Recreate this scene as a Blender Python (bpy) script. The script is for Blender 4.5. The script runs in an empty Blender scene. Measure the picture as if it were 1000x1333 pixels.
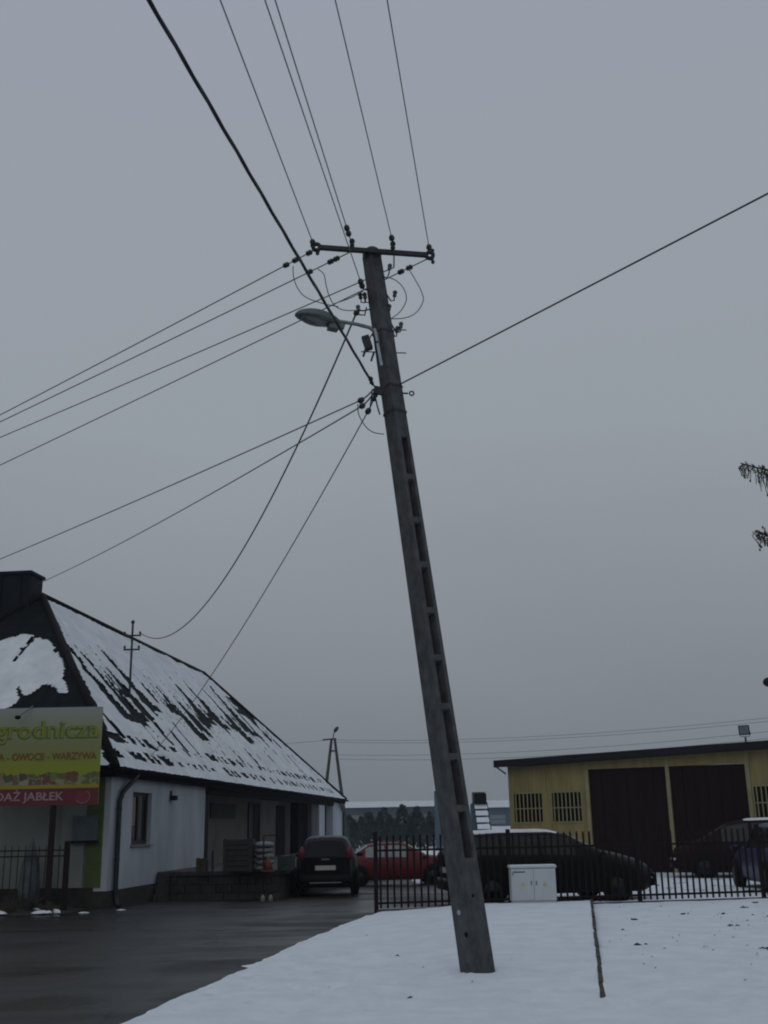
import bpy, bmesh, math, random
from mathutils import Vector, Matrix, noise
random.seed(7)
S = bpy.context.scene
COL = S.collection
R = math.radians

# ------------------------------------------------------------------ camera
cd = bpy.data.cameras.new("camera")
cam = bpy.data.objects.new("camera", cd)
COL.objects.link(cam)
cd.sensor_fit = 'VERTICAL'
cd.sensor_height = 36.0
cd.lens = 1400.0 / 1333.0 * 36.0
cd.clip_start = 0.1
cd.clip_end = 5000
cam.location = (0, 0, 1.6)
PITCH = math.atan(409 / 1400.0)
cam.rotation_euler = (Matrix.Rotation(math.pi / 2 + PITCH, 3, 'X') @ Matrix.Rotation(-R(1.1), 3, 'Z')).to_euler()
S.camera = cam

# ------------------------------------------------------------------ sky, sun, exposure
W = bpy.data.worlds.new("World")
S.world = W
W.use_nodes = True
nt = W.node_tree
for n_ in list(nt.nodes):
    nt.nodes.remove(n_)
L_ = nt.links.new
out = nt.nodes.new('ShaderNodeOutputWorld')
bg1 = nt.nodes.new('ShaderNodeBackground')
bg2 = nt.nodes.new('ShaderNodeBackground')
add = nt.nodes.new('ShaderNodeAddShader')
sky = nt.nodes.new('ShaderNodeTexSky')
sky.sky_type = 'NISHITA'
sky.sun_disc = False
SUN_EL, SUN_AZ = R(40), R(200)
sky.sun_elevation = SUN_EL
sky.sun_rotation = SUN_AZ
sky.dust_density = 3.0
bg1.inputs['Strength'].default_value = 0.006       # the little blue sky that tints the cloud
L_(sky.outputs[0], bg1.inputs['Color'])
tc = nt.nodes.new('ShaderNodeTexCoord')
sep = nt.nodes.new('ShaderNodeSeparateXYZ')
L_(tc.outputs['Generated'], sep.inputs[0])
ramp = nt.nodes.new('ShaderNodeValToRGB')
els = ramp.color_ramp.elements
els[0].position = 0.0
els[0].color = (0.175, 0.202, 0.225, 1)
els[1].position = 1.0
els[1].color = (0.338, 0.364, 0.438, 1)
for p, c in ((0.07, (0.200, 0.224, 0.252, 1)), (0.20, (0.256, 0.276, 0.308, 1)), (0.36, (0.314, 0.350, 0.388, 1)), (0.50, (0.326, 0.360, 0.404, 1)), (0.68, (0.328, 0.357, 0.420, 1))):
    e = els.new(p)
    e.color = c
nz = nt.nodes.new('ShaderNodeTexNoise')
nz.inputs['Scale'].default_value = 1.6
nz.inputs['Detail'].default_value = 3
mp = nt.nodes.new('ShaderNodeMapping')
mp.inputs['Scale'].default_value = (1, 1, 3.0)
L_(tc.outputs['Generated'], mp.inputs[0])
L_(mp.outputs[0], nz.inputs[0])
ma = nt.nodes.new('ShaderNodeMapRange')
ma.inputs['From Min'].default_value = 0.3
ma.inputs['From Max'].default_value = 0.7
ma.inputs['To Min'].default_value = -0.035
ma.inputs['To Max'].default_value = 0.035
L_(nz.outputs[0], ma.inputs[0])
ad = nt.nodes.new('ShaderNodeMath')
ad.operation = 'ADD'
L_(sep.outputs[2], ad.inputs[0])
L_(ma.outputs[0], ad.inputs[1])
L_(ad.outputs[0], ramp.inputs[0])
L_(ramp.outputs[0], bg2.inputs['Color'])
bg2.inputs['Strength'].default_value = 2.3
L_(bg1.outputs[0], add.inputs[0])
L_(bg2.outputs[0], add.inputs[1])
L_(add.outputs[0], out.inputs['Surface'])

sd = bpy.data.lights.new("sun", 'SUN')
sd.energy = 0.5
sd.angle = R(60)
sd.color = (1.0, 0.98, 0.95)
sun = bpy.data.objects.new("sun", sd)
COL.objects.link(sun)
# light travels away from the sun; sky rotation is measured from +Y towards +X
dv = Vector((math.sin(SUN_AZ) * math.cos(SUN_EL), math.cos(SUN_AZ) * math.cos(SUN_EL), math.sin(SUN_EL)))
sun.rotation_euler = dv.to_track_quat('Z', 'Y').to_euler()

S.view_settings.view_transform = 'Standard'
S.view_settings.look = 'None'
S.view_settings.gamma = 1
S.view_settings.use_curve_mapping = False
S.view_settings.exposure = -1.3
S.cycles.max_bounces = 6
S.cycles.diffuse_bounces = 3
S.cycles.filter_width = 2.0

# ------------------------------------------------------------------ materials
MATS = {}


def mat(name, c, rough=0.8, metal=0.0, c2=None, scale=6.0, bump=0.0, bscale=40.0, stretch=(1, 1, 1), spec=0.5, amount=(0.35, 0.65), trans=0.0, bdist=0.01):
    m = bpy.data.materials.new(name)
    m.use_nodes = True
    t = m.node_tree
    b = t.nodes['Principled BSDF']
    b.inputs['Roughness'].default_value = rough
    b.inputs['Metallic'].default_value = metal
    b.inputs['Specular IOR Level'].default_value = spec
    if trans:
        b.inputs['Transmission Weight'].default_value = trans
    if c2 is None:
        c2 = tuple(x * 0.75 for x in c)
    tcn = t.nodes.new('ShaderNodeTexCoord')
    mpn = t.nodes.new('ShaderNodeMapping')
    mpn.inputs['Scale'].default_value = stretch
    t.links.new(tcn.outputs['Object'], mpn.inputs[0])
    nn = t.nodes.new('ShaderNodeTexNoise')
    nn.inputs['Scale'].default_value = scale
    nn.inputs['Detail'].default_value = 6
    nn.inputs['Roughness'].default_value = 0.65
    t.links.new(mpn.outputs[0], nn.inputs[0])
    rp = t.nodes.new('ShaderNodeValToRGB')
    rp.color_ramp.elements[0].position = amount[0]
    rp.color_ramp.elements[1].position = amount[1]
    rp.color_ramp.elements[0].color = (*c2, 1)
    rp.color_ramp.elements[1].color = (*c, 1)
    t.links.new(nn.outputs[0], rp.inputs[0])
    t.links.new(rp.outputs[0], b.inputs['Base Color'])
    if bump:
        n2 = t.nodes.new('ShaderNodeTexNoise')
        n2.inputs['Scale'].default_value = bscale
        n2.inputs['Detail'].default_value = 5
        t.links.new(mpn.outputs[0], n2.inputs[0])
        bp = t.nodes.new('ShaderNodeBump')
        bp.inputs['Strength'].default_value = bump
        bp.inputs['Distance'].default_value = bdist
        t.links.new(n2.outputs[0], bp.inputs['Height'])
        t.links.new(bp.outputs[0], b.inputs['Normal'])
    MATS[name] = m
    return m


SNOW = mat('snow', (0.80, 0.86, 0.90), 0.75, c2=(0.70, 0.765, 0.81), scale=2.3, bump=0.35, bscale=18, spec=0.25, bdist=0.02)
SNOW2 = mat('thin_snow', (0.70, 0.73, 0.77), 0.8, c2=(0.56, 0.60, 0.64), scale=0.9, bump=0.3, bscale=22, spec=0.2)
SNOWROOF = mat('roof_snow_white', (0.76, 0.80, 0.81), 0.8, c2=(0.60, 0.645, 0.67), scale=1.4, bump=0.5, bscale=22, spec=0.2)
EARTH = mat('frozen_soil', (0.035, 0.032, 0.026), 0.95, c2=(0.016, 0.016, 0.012), scale=2, bump=0.6, bscale=12)
CONC = mat('pole_concrete', (0.088, 0.090, 0.092), 0.9, c2=(0.040, 0.042, 0.045), scale=6, stretch=(1.5, 1.5, 0.9), bump=0.6, bscale=45)
CONCD = mat('old_concrete', (0.070, 0.067, 0.060), 0.95, c2=(0.032, 0.031, 0.027), scale=4, bump=0.6, bscale=30)
STEEL = mat('dark_steel', (0.03, 0.032, 0.036), 0.55, 0.4, scale=20, bump=0.2)
GALV = mat('galvanised_steel', (0.25, 0.27, 0.29), 0.5, 0.6, c2=(0.15, 0.16, 0.17), scale=15)
PORC = mat('brown_porcelain', (0.030, 0.026, 0.026), 0.25, scale=10)
GREENPORC = mat('grey_porcelain', (0.06, 0.085, 0.085), 0.3, scale=10)
WIRE = mat('aluminium_wire', (0.16, 0.165, 0.17), 0.6, 0.1, scale=10)
BLACKCABLE = mat('black_cable', (0.018, 0.018, 0.02), 0.6, scale=10)
LAMPBODY = mat('lamp_housing', (0.11, 0.145, 0.14), 0.5, c2=(0.07, 0.095, 0.09), scale=8)
LAMPGLASS = mat('lamp_bowl', (0.17, 0.17, 0.165), 0.25, c2=(0.10, 0.095, 0.09), scale=10)
PLATE = mat('pale_plate', (0.42, 0.47, 0.50), 0.6, scale=9)
WHITEW = mat('white_plaster', (0.47, 0.50, 0.54), 0.9, c2=(0.34, 0.37, 0.40), scale=1.1, stretch=(1.5, 1.5, 0.4), bump=0.25, bscale=60)
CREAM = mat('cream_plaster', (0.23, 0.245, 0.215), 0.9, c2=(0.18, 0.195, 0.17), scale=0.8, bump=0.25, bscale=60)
GREENP = mat('green_paint', (0.085, 0.125, 0.030), 0.85, c2=(0.06, 0.09, 0.025), scale=3)
PLINTH = mat('mossy_plinth', (0.035, 0.036, 0.025), 0.95, c2=(0.016, 0.018, 0.011), scale=3, bump=0.7, bscale=20)
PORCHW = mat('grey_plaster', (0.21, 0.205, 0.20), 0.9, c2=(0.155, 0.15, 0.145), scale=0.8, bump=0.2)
BLOCK = mat('dock_block', (0.060, 0.056, 0.050), 0.95, c2=(0.028, 0.027, 0.023), scale=3.5, bump=0.8, bscale=18)
ROOFM = mat('dark_roof_sheet', (0.007, 0.011, 0.012), 0.7, c2=(0.004, 0.006, 0.007), scale=4, bump=0.2, spec=0.08)
HIPM = mat('brown_ridge_cap', (0.010, 0.009, 0.010), 0.7, scale=5, spec=0.1)
CHIM = mat('chimney_sheet', (0.012, 0.018, 0.023), 0.7, c2=(0.007, 0.010, 0.013), scale=3, bump=0.3, spec=0.12)
GUT = mat('gutter_metal', (0.008, 0.007, 0.009), 0.8, scale=6, spec=0.05)
PIPE = mat('downpipe_metal', (0.010, 0.018, 0.024), 0.4, scale=6, spec=0.3)
WOODF = mat('window_wood', (0.028, 0.018, 0.014), 0.6, scale=10, stretch=(8, 8, 1))
GLASSD = mat('dark_glass', (0.005, 0.006, 0.007), 0.12, scale=2, spec=0.12)
CURT = mat('curtain', (0.30, 0.27, 0.20), 0.9, c2=(0.16, 0.14, 0.10), scale=6, stretch=(6, 6, 1))
YEL = mat('yellow_sheet', (0.31, 0.25, 0.108), 0.75, c2=(0.19, 0.155, 0.072), scale=2.2, stretch=(1.6, 1, 0.25), amount=(0.25, 0.6), spec=0.2, bump=0.15)
YTRIM = mat('yellow_trim', (0.30, 0.27, 0.13), 0.65, c2=(0.22, 0.20, 0.10), scale=2)
BROWN = mat('brown_door', (0.018, 0.0085, 0.008), 0.7, c2=(0.012, 0.006, 0.006), scale=2, stretch=(1, 1, 0.2), spec=0.1)
FASC = mat('dark_fascia', (0.013, 0.013, 0.018), 0.6, scale=3, spec=0.2)
FENCEB = mat('brown_fence_paint', (0.010, 0.006, 0.007), 0.6, scale=9, spec=0.15)
FENCEG = mat('grey_fence_paint', (0.018, 0.019, 0.020), 0.6, scale=9, spec=0.2)
RUSTP = mat('rusty_post', (0.020, 0.009, 0.009), 0.7, c2=(0.012, 0.007, 0.007), scale=7, spec=0.2)
CAB = mat('cabinet_grey', (0.52, 0.56, 0.57), 0.6, c2=(0.45, 0.49, 0.50), scale=2.2, stretch=(1, 1, 0.4))
CABY = mat('warning_yellow', (0.52, 0.50, 0.22), 0.7, scale=8)
BLACK = mat('black_plastic', (0.006, 0.006, 0.007), 0.7, scale=9, spec=0.15)
RUBBER = mat('rubber', (0.006, 0.006, 0.006), 0.9, scale=9, spec=0.1)
RIM = mat('wheel_rim', (0.03, 0.03, 0.033), 0.5, 0.5, scale=9)
CARK = mat('black_green_paint', (0.006, 0.008, 0.010), 0.35, c2=(0.005, 0.006, 0.008), scale=2, spec=0.14)
CARB = mat('black_paint', (0.005, 0.004, 0.0045), 0.35, scale=2, spec=0.12)
CARR = mat('red_paint', (0.115, 0.004, 0.006), 0.4, c2=(0.09, 0.003, 0.005), scale=2, spec=0.3)
CARM = mat('maroon_paint', (0.014, 0.003, 0.005), 0.4, scale=2, spec=0.1)
GLASSM = mat('car_glass', (0.022, 0.021, 0.018), 0.10, scale=2, spec=0.25)
CARBL = mat('blue_paint', (0.009, 0.014, 0.075), 0.35, scale=2, spec=0.25)
TAIL = mat('tail_light_red', (0.12, 0.008, 0.022), 0.25, scale=14, spec=0.4)
HEADL = mat('head_light_clear', (0.35, 0.37, 0.4), 0.15, scale=14)
NUMP = mat('number_plate_white', (0.45, 0.44, 0.41), 0.6, c2=(0.38, 0.37, 0.35), scale=20)
GRGLASS = mat('pale_glass', (0.20, 0.25, 0.27), 0.1, scale=3)
HALLW = mat('blue_hall_wall', (0.075, 0.12, 0.16), 0.8, c2=(0.05, 0.085, 0.12), scale=0.15)
HALLW2 = mat('dark_hall_wall', (0.06, 0.085, 0.10), 0.8, c2=(0.045, 0.065, 0.08), scale=0.15)
THUJA = mat('thuja_leaf', (0.024, 0.045, 0.043), 0.9, c2=(0.014, 0.030, 0.028), scale=2)
LARCH = mat('larch_twig', (0.050, 0.048, 0.038), 0.9, c2=(0.025, 0.028, 0.024), scale=12)
CONEM = mat('larch_cone_brown', (0.10, 0.06, 0.04), 0.9, scale=12)
BARK = mat('bark', (0.06, 0.05, 0.04), 0.95, c2=(0.03, 0.026, 0.02), scale=8, bump=0.8, stretch=(2, 2, 0.5))
DRY = mat('dry_stalk', (0.07, 0.055, 0.035), 0.9, scale=8)
FLEECE = mat('grey_blue_fleece', (0.10, 0.125, 0.14), 0.9, c2=(0.06, 0.075, 0.085), scale=4, bump=0.5)
WOODC = mat('crate_wood', (0.026, 0.028, 0.029), 0.85, c2=(0.014, 0.015, 0.016), scale=4, stretch=(1, 1, 6))
SACK = mat('white_sack', (0.22, 0.235, 0.24), 0.8, c2=(0.14, 0.15, 0.155), scale=4, bump=0.5, bscale=10)
ORANGE = mat('orange_plastic', (0.16, 0.035, 0.028), 0.7, scale=5)
OCHRE = mat('ochre_box', (0.045, 0.036, 0.016), 0.8, scale=5)
TEALB = mat('dark_teal_crate', (0.014, 0.028, 0.026), 0.6, scale=5)
SIGNG = mat('sign_dark_green', (0.045, 0.075, 0.012), 0.8, scale=5)
PLASTW = mat('white_block', (0.22, 0.22, 0.22), 0.7, scale=5)
LEAF = mat('dead_leaf', (0.06, 0.045, 0.03), 0.9, scale=5)
TXTG = mat('print_leaf_green', (0.22, 0.27, 0.03), 0.6, c2=(0.19, 0.235, 0.025), scale=5)
TXTGD = mat('print_green_outline', (0.11, 0.15, 0.02), 0.6, scale=5)
TXTR = mat('print_brick_red', (0.20, 0.075, 0.02), 0.6, scale=5)
TXTW = mat('print_pale_pink', (0.34, 0.26, 0.27), 0.6, scale=5)
SIGNR = mat('sign_red', (0.13, 0.010, 0.018), 0.6, c2=(0.11, 0.008, 0.014), scale=2)
APPLE = mat('print_apple_red', (0.17, 0.015, 0.025), 0.5, scale=4)
BLUEP = mat('blue_grey_paint', (0.085, 0.11, 0.13), 0.75, scale=5)


def asphalt_mat():
    m = bpy.data.materials.new('wet_asphalt')
    m.use_nodes = True
    t = m.node_tree
    b = t.nodes['Principled BSDF']
    tcn = t.nodes.new('ShaderNodeTexCoord')
    big = t.nodes.new('ShaderNodeTexNoise')
    big.inputs['Scale'].default_value = 0.35
    big.inputs['Detail'].default_value = 7
    big.inputs['Roughness'].default_value = 0.6
    t.links.new(tcn.outputs['Object'], big.inputs[0])
    fine = t.nodes.new('ShaderNodeTexNoise')
    fine.inputs['Scale'].default_value = 35
    fine.inputs['Detail'].default_value = 8
    t.links.new(tcn.outputs['Object'], fine.inputs[0])
    r1 = t.nodes.new('ShaderNodeValToRGB')
    r1.color_ramp.elements[0].color = (0.012, 0.012, 0.012, 1)
    r1.color_ramp.elements[0].position = 0.35
    r1.color_ramp.elements[1].color = (0.028, 0.029, 0.029, 1)
    r1.color_ramp.elements[1].position = 0.68
    t.links.new(fine.outputs[0], r1.inputs[0])
    t.links.new(r1.outputs[0], b.inputs['Base Color'])
    r2 = t.nodes.new('ShaderNodeMapRange')
    r2.inputs['From Min'].default_value = 0.38
    r2.inputs['From Max'].default_value = 0.60
    r2.inputs['To Min'].default_value = 0.36
    r2.inputs['To Max'].default_value = 0.68
    t.links.new(big.outputs[0], r2.inputs[0])
    t.links.new(r2.outputs[0], b.inputs['Roughness'])
    b.inputs['Specular IOR Level'].default_value = 0.3
    # films of standing water
    pn = t.nodes.new('ShaderNodeTexNoise')
    pn.inputs['Scale'].default_value = 0.55
    pn.inputs['Detail'].default_value = 5
    mpw = t.nodes.new('ShaderNodeMapping')
    mpw.inputs['Scale'].default_value = (0.6, 1.5, 1)
    mpw.inputs['Rotation'].default_value = (0, 0, 0.35)
    t.links.new(tcn.outputs['Object'], mpw.inputs[0])
    t.links.new(mpw.outputs[0], pn.inputs[0])
    wet = t.nodes.new('ShaderNodeMapRange')
    wet.inputs['From Min'].default_value = 0.46
    wet.inputs['From Max'].default_value = 0.66
    t.links.new(pn.outputs[0], wet.inputs[0])
    mixr = t.nodes.new('ShaderNodeMix')
    t.links.new(wet.outputs[0], mixr.inputs['Factor'])
    t.links.new(r2.outputs[0], mixr.inputs['A'])
    mixr.inputs['B'].default_value = 0.27
    t.links.new(mixr.outputs['Result'], b.inputs['Roughness'])
    # cracks
    cv = t.nodes.new('ShaderNodeTexVoronoi')
    cv.feature = 'DISTANCE_TO_EDGE'
    cv.inputs['Scale'].default_value = 0.45
    wn = t.nodes.new('ShaderNodeVectorMath')
    wn.operation = 'MULTIPLY_ADD'
    wn.inputs[1].default_value = (0.5, 0.5, 0)
    t.links.new(big.outputs['Color'], wn.inputs[0])
    t.links.new(tcn.outputs['Object'], wn.inputs[2])
    t.links.new(wn.outputs[0], cv.inputs['Vector'])
    lt = t.nodes.new('ShaderNodeMath')
    lt.operation = 'LESS_THAN'
    lt.inputs[1].default_value = 0.006
    t.links.new(cv.outputs['Distance'], lt.inputs[0])
    mc = t.nodes.new('ShaderNodeMix')
    mc.data_type = 'RGBA'
    t.links.new(lt.outputs[0], mc.inputs['Factor'])
    t.links.new(r1.outputs[0], mc.inputs['A'])
    mc.inputs['B'].default_value = (0.006, 0.006, 0.006, 1)
    t.links.new(mc.outputs['Result'], b.inputs['Base Color'])
    bp = t.nodes.new('ShaderNodeBump')
    sw_ = t.nodes.new('ShaderNodeMapRange')
    sw_.inputs['To Min'].default_value = 0.6
    sw_.inputs['To Max'].default_value = 0.25
    t.links.new(wet.outputs[0], sw_.inputs[0])
    t.links.new(sw_.outputs[0], bp.inputs['Strength'])
    bp.inputs['Distance'].default_value = 0.008
    t.links.new(fine.outputs[0], bp.inputs['Height'])
    t.links.new(bp.outputs[0], b.inputs['Normal'])
    return m


ASPH = asphalt_mat()


def sign_mat():
    """printed hoarding: pale top fading to yellow-green, a band of fruit and vegetables near the bottom (flat print)"""
    m = bpy.data.materials.new('printed_hoarding')
    m.use_nodes = True
    t = m.node_tree
    b = t.nodes['Principled BSDF']
    b.inputs['Roughness'].default_value = 0.6
    tcn = t.nodes.new('ShaderNodeTexCoord')
    sp = t.nodes.new('ShaderNodeSeparateXYZ')
    t.links.new(tcn.outputs['Object'], sp.inputs[0])
    mr = t.nodes.new('ShaderNodeMapRange')
    mr.inputs['From Min'].default_value = 0.0
    mr.inputs['From Max'].default_value = 2.08
    t.links.new(sp.outputs[2], mr.inputs[0])
    rp = t.nodes.new('ShaderNodeValToRGB')
    cr = rp.color_ramp
    cr.elements[0].position = 0.0
    cr.elements[0].color = (0.26, 0.25, 0.015, 1)
    cr.elements[1].position = 1.0
    cr.elements[1].color = (0.30, 0.33, 0.31, 1)
    for p, c in ((0.20, (0.27, 0.23, 0.012, 1)), (0.36, (0.24, 0.28, 0.015, 1)), (0.47, (0.22, 0.25, 0.03, 1)), (0.60, (0.20, 0.23, 0.09, 1)), (0.80, (0.25, 0.29, 0.17, 1))):
        e = cr.elements.new(p)
        e.color = c
    t.links.new(mr.outputs[0], rp.inputs[0])
    vo = t.nodes.new('ShaderNodeTexVoronoi')
    vo.inputs['Scale'].default_value = 6.5
    vo.feature = 'SMOOTH_F1'
    vo.inputs['Smoothness'].default_value = 0.35
    dn = t.nodes.new('ShaderNodeTexNoise')
    dn.inputs['Scale'].default_value = 9
    dn.inputs['Detail'].default_value = 4
    t.links.new(tcn.outputs['Object'], dn.inputs[0])
    dm = t.nodes.new('ShaderNodeVectorMath')
    dm.operation = 'MULTIPLY_ADD'
    dm.inputs[1].default_value = (0.16, 0.16, 0.16)
    t.links.new(dn.outputs['Color'], dm.inputs[0])
    t.links.new(tcn.outputs['Object'], dm.inputs[2])
    t.links.new(dm.outputs[0], vo.inputs['Vector'])
    rc = t.nodes.new('ShaderNodeValToRGB')
    rc.color_ramp.interpolation = 'LINEAR'
    e0, e1 = rc.color_ramp.elements
    e0.position, e0.color = 0.0, (0.10, 0.14, 0.02, 1)
    e1.position, e1.color = 0.25, (0.05, 0.05, 0.03, 1)
    for p, c in ((0.4, (0.20, 0.14, 0.06, 1)), (0.52, (0.26, 0.27, 0.18, 1)), (0.66, (0.14, 0.20, 0.03, 1)), (0.8, (0.12, 0.05, 0.03, 1))):
        e = rc.color_ramp.elements.new(p)
        e.color = c
    sc = t.nodes.new('ShaderNodeSeparateColor')
    t.links.new(vo.outputs['Color'], sc.inputs[0])
    t.links.new(sc.outputs[0], rc.inputs[0])
    # band mask with an uneven upper edge
    n1 = t.nodes.new('ShaderNodeTexNoise')
    n1.inputs['Scale'].default_value = 4
    t.links.new(tcn.outputs['Object'], n1.inputs[0])
    m1 = t.nodes.new('ShaderNodeMath')
    m1.operation = 'MULTIPLY_ADD'
    m1.inputs[1].default_value = 0.35
    m1.inputs[2].default_value = 0.50
    t.links.new(n1.outputs[0], m1.inputs[0])
    lt = t.nodes.new('ShaderNodeMath')
    lt.operation = 'LESS_THAN'
    t.links.new(sp.outputs[2], lt.inputs[0])
    t.links.new(m1.outputs[0], lt.inputs[1])
    gt = t.nodes.new('ShaderNodeMath')
    gt.operation = 'GREATER_THAN'
    gt.inputs[1].default_value = 0.43
    t.links.new(sp.outputs[2], gt.inputs[0])
    mu = t.nodes.new('ShaderNodeMath')
    mu.operation = 'MULTIPLY'
    t.links.new(lt.outputs[0], mu.inputs[0])
    t.links.new(gt.outputs[0], mu.inputs[1])
    mx = t.nodes.new('ShaderNodeMix')
    mx.data_type = 'RGBA'
    t.links.new(mu.outputs[0], mx.inputs['Factor'])
    t.links.new(rp.outputs[0], mx.inputs['A'])
    t.links.new(rc.outputs[0], mx.inputs['B'])
    t.links.new(mx.outputs['Result'], b.inputs['Base Color'])
    return m


SIGNM = sign_mat()

# ------------------------------------------------------------------ mesh helpers


class MB:
    def __init__(s):
        s.v, s.f = [], []

    def add(s, vs, fs):
        o = len(s.v)
        s.v += [tuple(x) for x in vs]
        s.f += [tuple(i + o for i in f) for f in fs]
        return s

    def box(s, x0, x1, y0, y1, z0, z1):
        return s.add([(x0, y0, z0), (x1, y0, z0), (x1, y1, z0), (x0, y1, z0), (x0, y0, z1), (x1, y0, z1), (x1, y1, z1), (x0, y1, z1)],
                     [(0, 3, 2, 1), (4, 5, 6, 7), (0, 1, 5, 4), (1, 2, 6, 5), (2, 3, 7, 6), (3, 0, 4, 7)])

    def bar(s, a, b, w, h=None, up=(0, 0, 1)):
        h = h or w
        a, b = Vector(a), Vector(b)
        d = (b - a).normalized()
        u = Vector(up)
        if abs(d.dot(u)) > 0.98:
            u = Vector((0, 1, 0))
        x = d.cross(u).normalized()
        y = x.cross(d).normalized()
        vs = []
        for p in (a, b):
            for i, j in ((-1, -1), (1, -1), (1, 1), (-1, 1)):
                vs.append(p + x * w / 2 * i + y * h / 2 * j)
        return s.add(vs, [(0, 1, 2, 3), (7, 6, 5, 4), (0, 4, 5, 1), (1, 5, 6, 2), (2, 6, 7, 3), (3, 7, 4, 0)])

    def tube(s, pts, r, n=6, caps=True):
        pts = [Vector(p) for p in pts]
        rs = r if isinstance(r, (list, tuple)) else [r] * len(pts)
        vs, fs = [], []
        prev = None
        for i, p in enumerate(pts):
            a = pts[max(i - 1, 0)]
            b = pts[min(i + 1, len(pts) - 1)]
            d = (b - a).normalized()
            if prev is None:
                u = Vector((0, 0, 1)) if abs(d.z) < 0.95 else Vector((1, 0, 0))
                x = d.cross(u).normalized()
            else:
                x = (prev - d * prev.dot(d)).normalized()
            prev = x
            y = d.cross(x)
            for k in range(n):
                t = 2 * math.pi * k / n
                vs.append(p + (x * math.cos(t) + y * math.sin(t)) * rs[i])
        for i in range(len(pts) - 1):
            for k in range(n):
                a, b = i * n + k, i * n + (k + 1) % n
                fs.append((a, a + n, b + n, b))
        if caps:
            fs.append(tuple(range(n)))
            fs.append(tuple(reversed(range((len(pts) - 1) * n, len(pts) * n))))
        return s.add(vs, fs)

    def lathe(s, prof, a=(0, 0, 0), axis=(0, 0, 1), n=10):
        """prof = [(distance along axis, radius)]"""
        a, ax = Vector(a), Vector(axis).normalized()
        return s.tube([a + ax * p[0] for p in prof], [max(p[1], 0.0005) for p in prof], n)

    def ellipsoid(s, c, r, nu=14, nv=8, M=None):
        vs, fs = [], []
        for j in range(nv + 1):
            ph = math.pi * j / nv
            for i in range(nu):
                th = 2 * math.pi * i / nu
                p = Vector((r[0] * math.sin(ph) * math.cos(th), r[1] * math.sin(ph) * math.sin(th), r[2] * math.cos(ph)))
                if M is not None:
                    p = M @ p
                vs.append(p + Vector(c))
        for j in range(nv):
            for i in range(nu):
                a, b = j * nu + i, j * nu + (i + 1) % nu
                fs.append((a, a + nu, b + nu, b))
        return s.add(vs, fs)

    def prism(s, poly, y0, y1):
        """poly in (x, z), extruded along y"""
        n = len(poly)
        vs = [(x, y0, z) for x, z in poly] + [(x, y1, z) for x, z in poly]
        fs = [tuple(range(n)), tuple(reversed(range(n, 2 * n)))]
        fs += [(i, i + n, (i + 1) % n + n, (i + 1) % n) for i in range(n)]
        return s.add(vs, fs)

    def mesh(s, name, m, smooth=False):
        me = bpy.data.meshes.new(name)
        me.from_pydata(s.v, [], s.f)
        bm = bmesh.new()
        bm.from_mesh(me)
        bmesh.ops.recalc_face_normals(bm, faces=bm.faces)
        bm.to_mesh(me)
        bm.free()
        if m:
            me.materials.append(m)
        if smooth:
            me.polygons.foreach_set('use_smooth', [True] * len(me.polygons))
        me.update()
        return me

    def build(s, name, m, parent=None, smooth=False, loc=None, rot=None):
        o = bpy.data.objects.new(name, s.mesh(name, m, smooth))
        COL.objects.link(o)
        if parent:
            o.parent = parent
        if loc:
            o.location = loc
        if rot:
            o.rotation_euler = rot
        return o


def bevel(o, w=0.01, seg=2):
    md = o.modifiers.new('bevel', 'BEVEL')
    md.width = w
    md.segments = seg
    md.limit_method = 'ANGLE'
    return o


def thing(name, label, cat, loc=(0, 0, 0), rz=0.0, group=None):
    o = bpy.data.objects.new(name, None)
    COL.objects.link(o)
    o.location = loc
    o.rotation_euler = (0, 0, rz)
    o.empty_display_size = 0.2
    return tag(o, label, cat, group)


def tag(o, label, cat=None, group=None):
    o['label'] = label
    if cat:
        o['category'] = cat
    if group:
        o['group'] = group
    return o


def kind(o, k):
    o['kind'] = k
    return o


def inst(src, name, parent, loc, rot=None, scale=None):
    o = bpy.data.objects.new(name, src.data)
    COL.objects.link(o)
    o.parent = parent
    o.location = loc
    if rot:
        o.rotation_euler = rot
    if scale:
        o.scale = scale
    return o


def copy_tree(o, parent=None):
    c = o.copy()
    COL.objects.link(c)
    if parent:
        c.parent = parent
    for ch in list(o.children):
        copy_tree(ch, c)
    return c


def sm(a, b, x):
    t = min(1.0, max(0.0, (x - a) / (b - a)))
    return t * t * (3 - 2 * t)


def N(x, y, s=1.0, seed=0.0):
    return noise.noise(Vector((x * s + seed, y * s - seed * 0.7, seed * 1.3)))


def fbm(x, y, s=1.0, seed=0.0):
    return N(x, y, s, seed) + 0.5 * N(x, y, s * 2.1, seed + 5) + 0.25 * N(x, y, s * 4.3, seed + 9)


def gz(x, y):
    """ground level: the yard drops a little behind the gate"""
    return -0.42 * sm(22, 46, y) * (1 - sm(1.0, 6.0, x) * (1 - sm(45, 60, y)))


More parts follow.
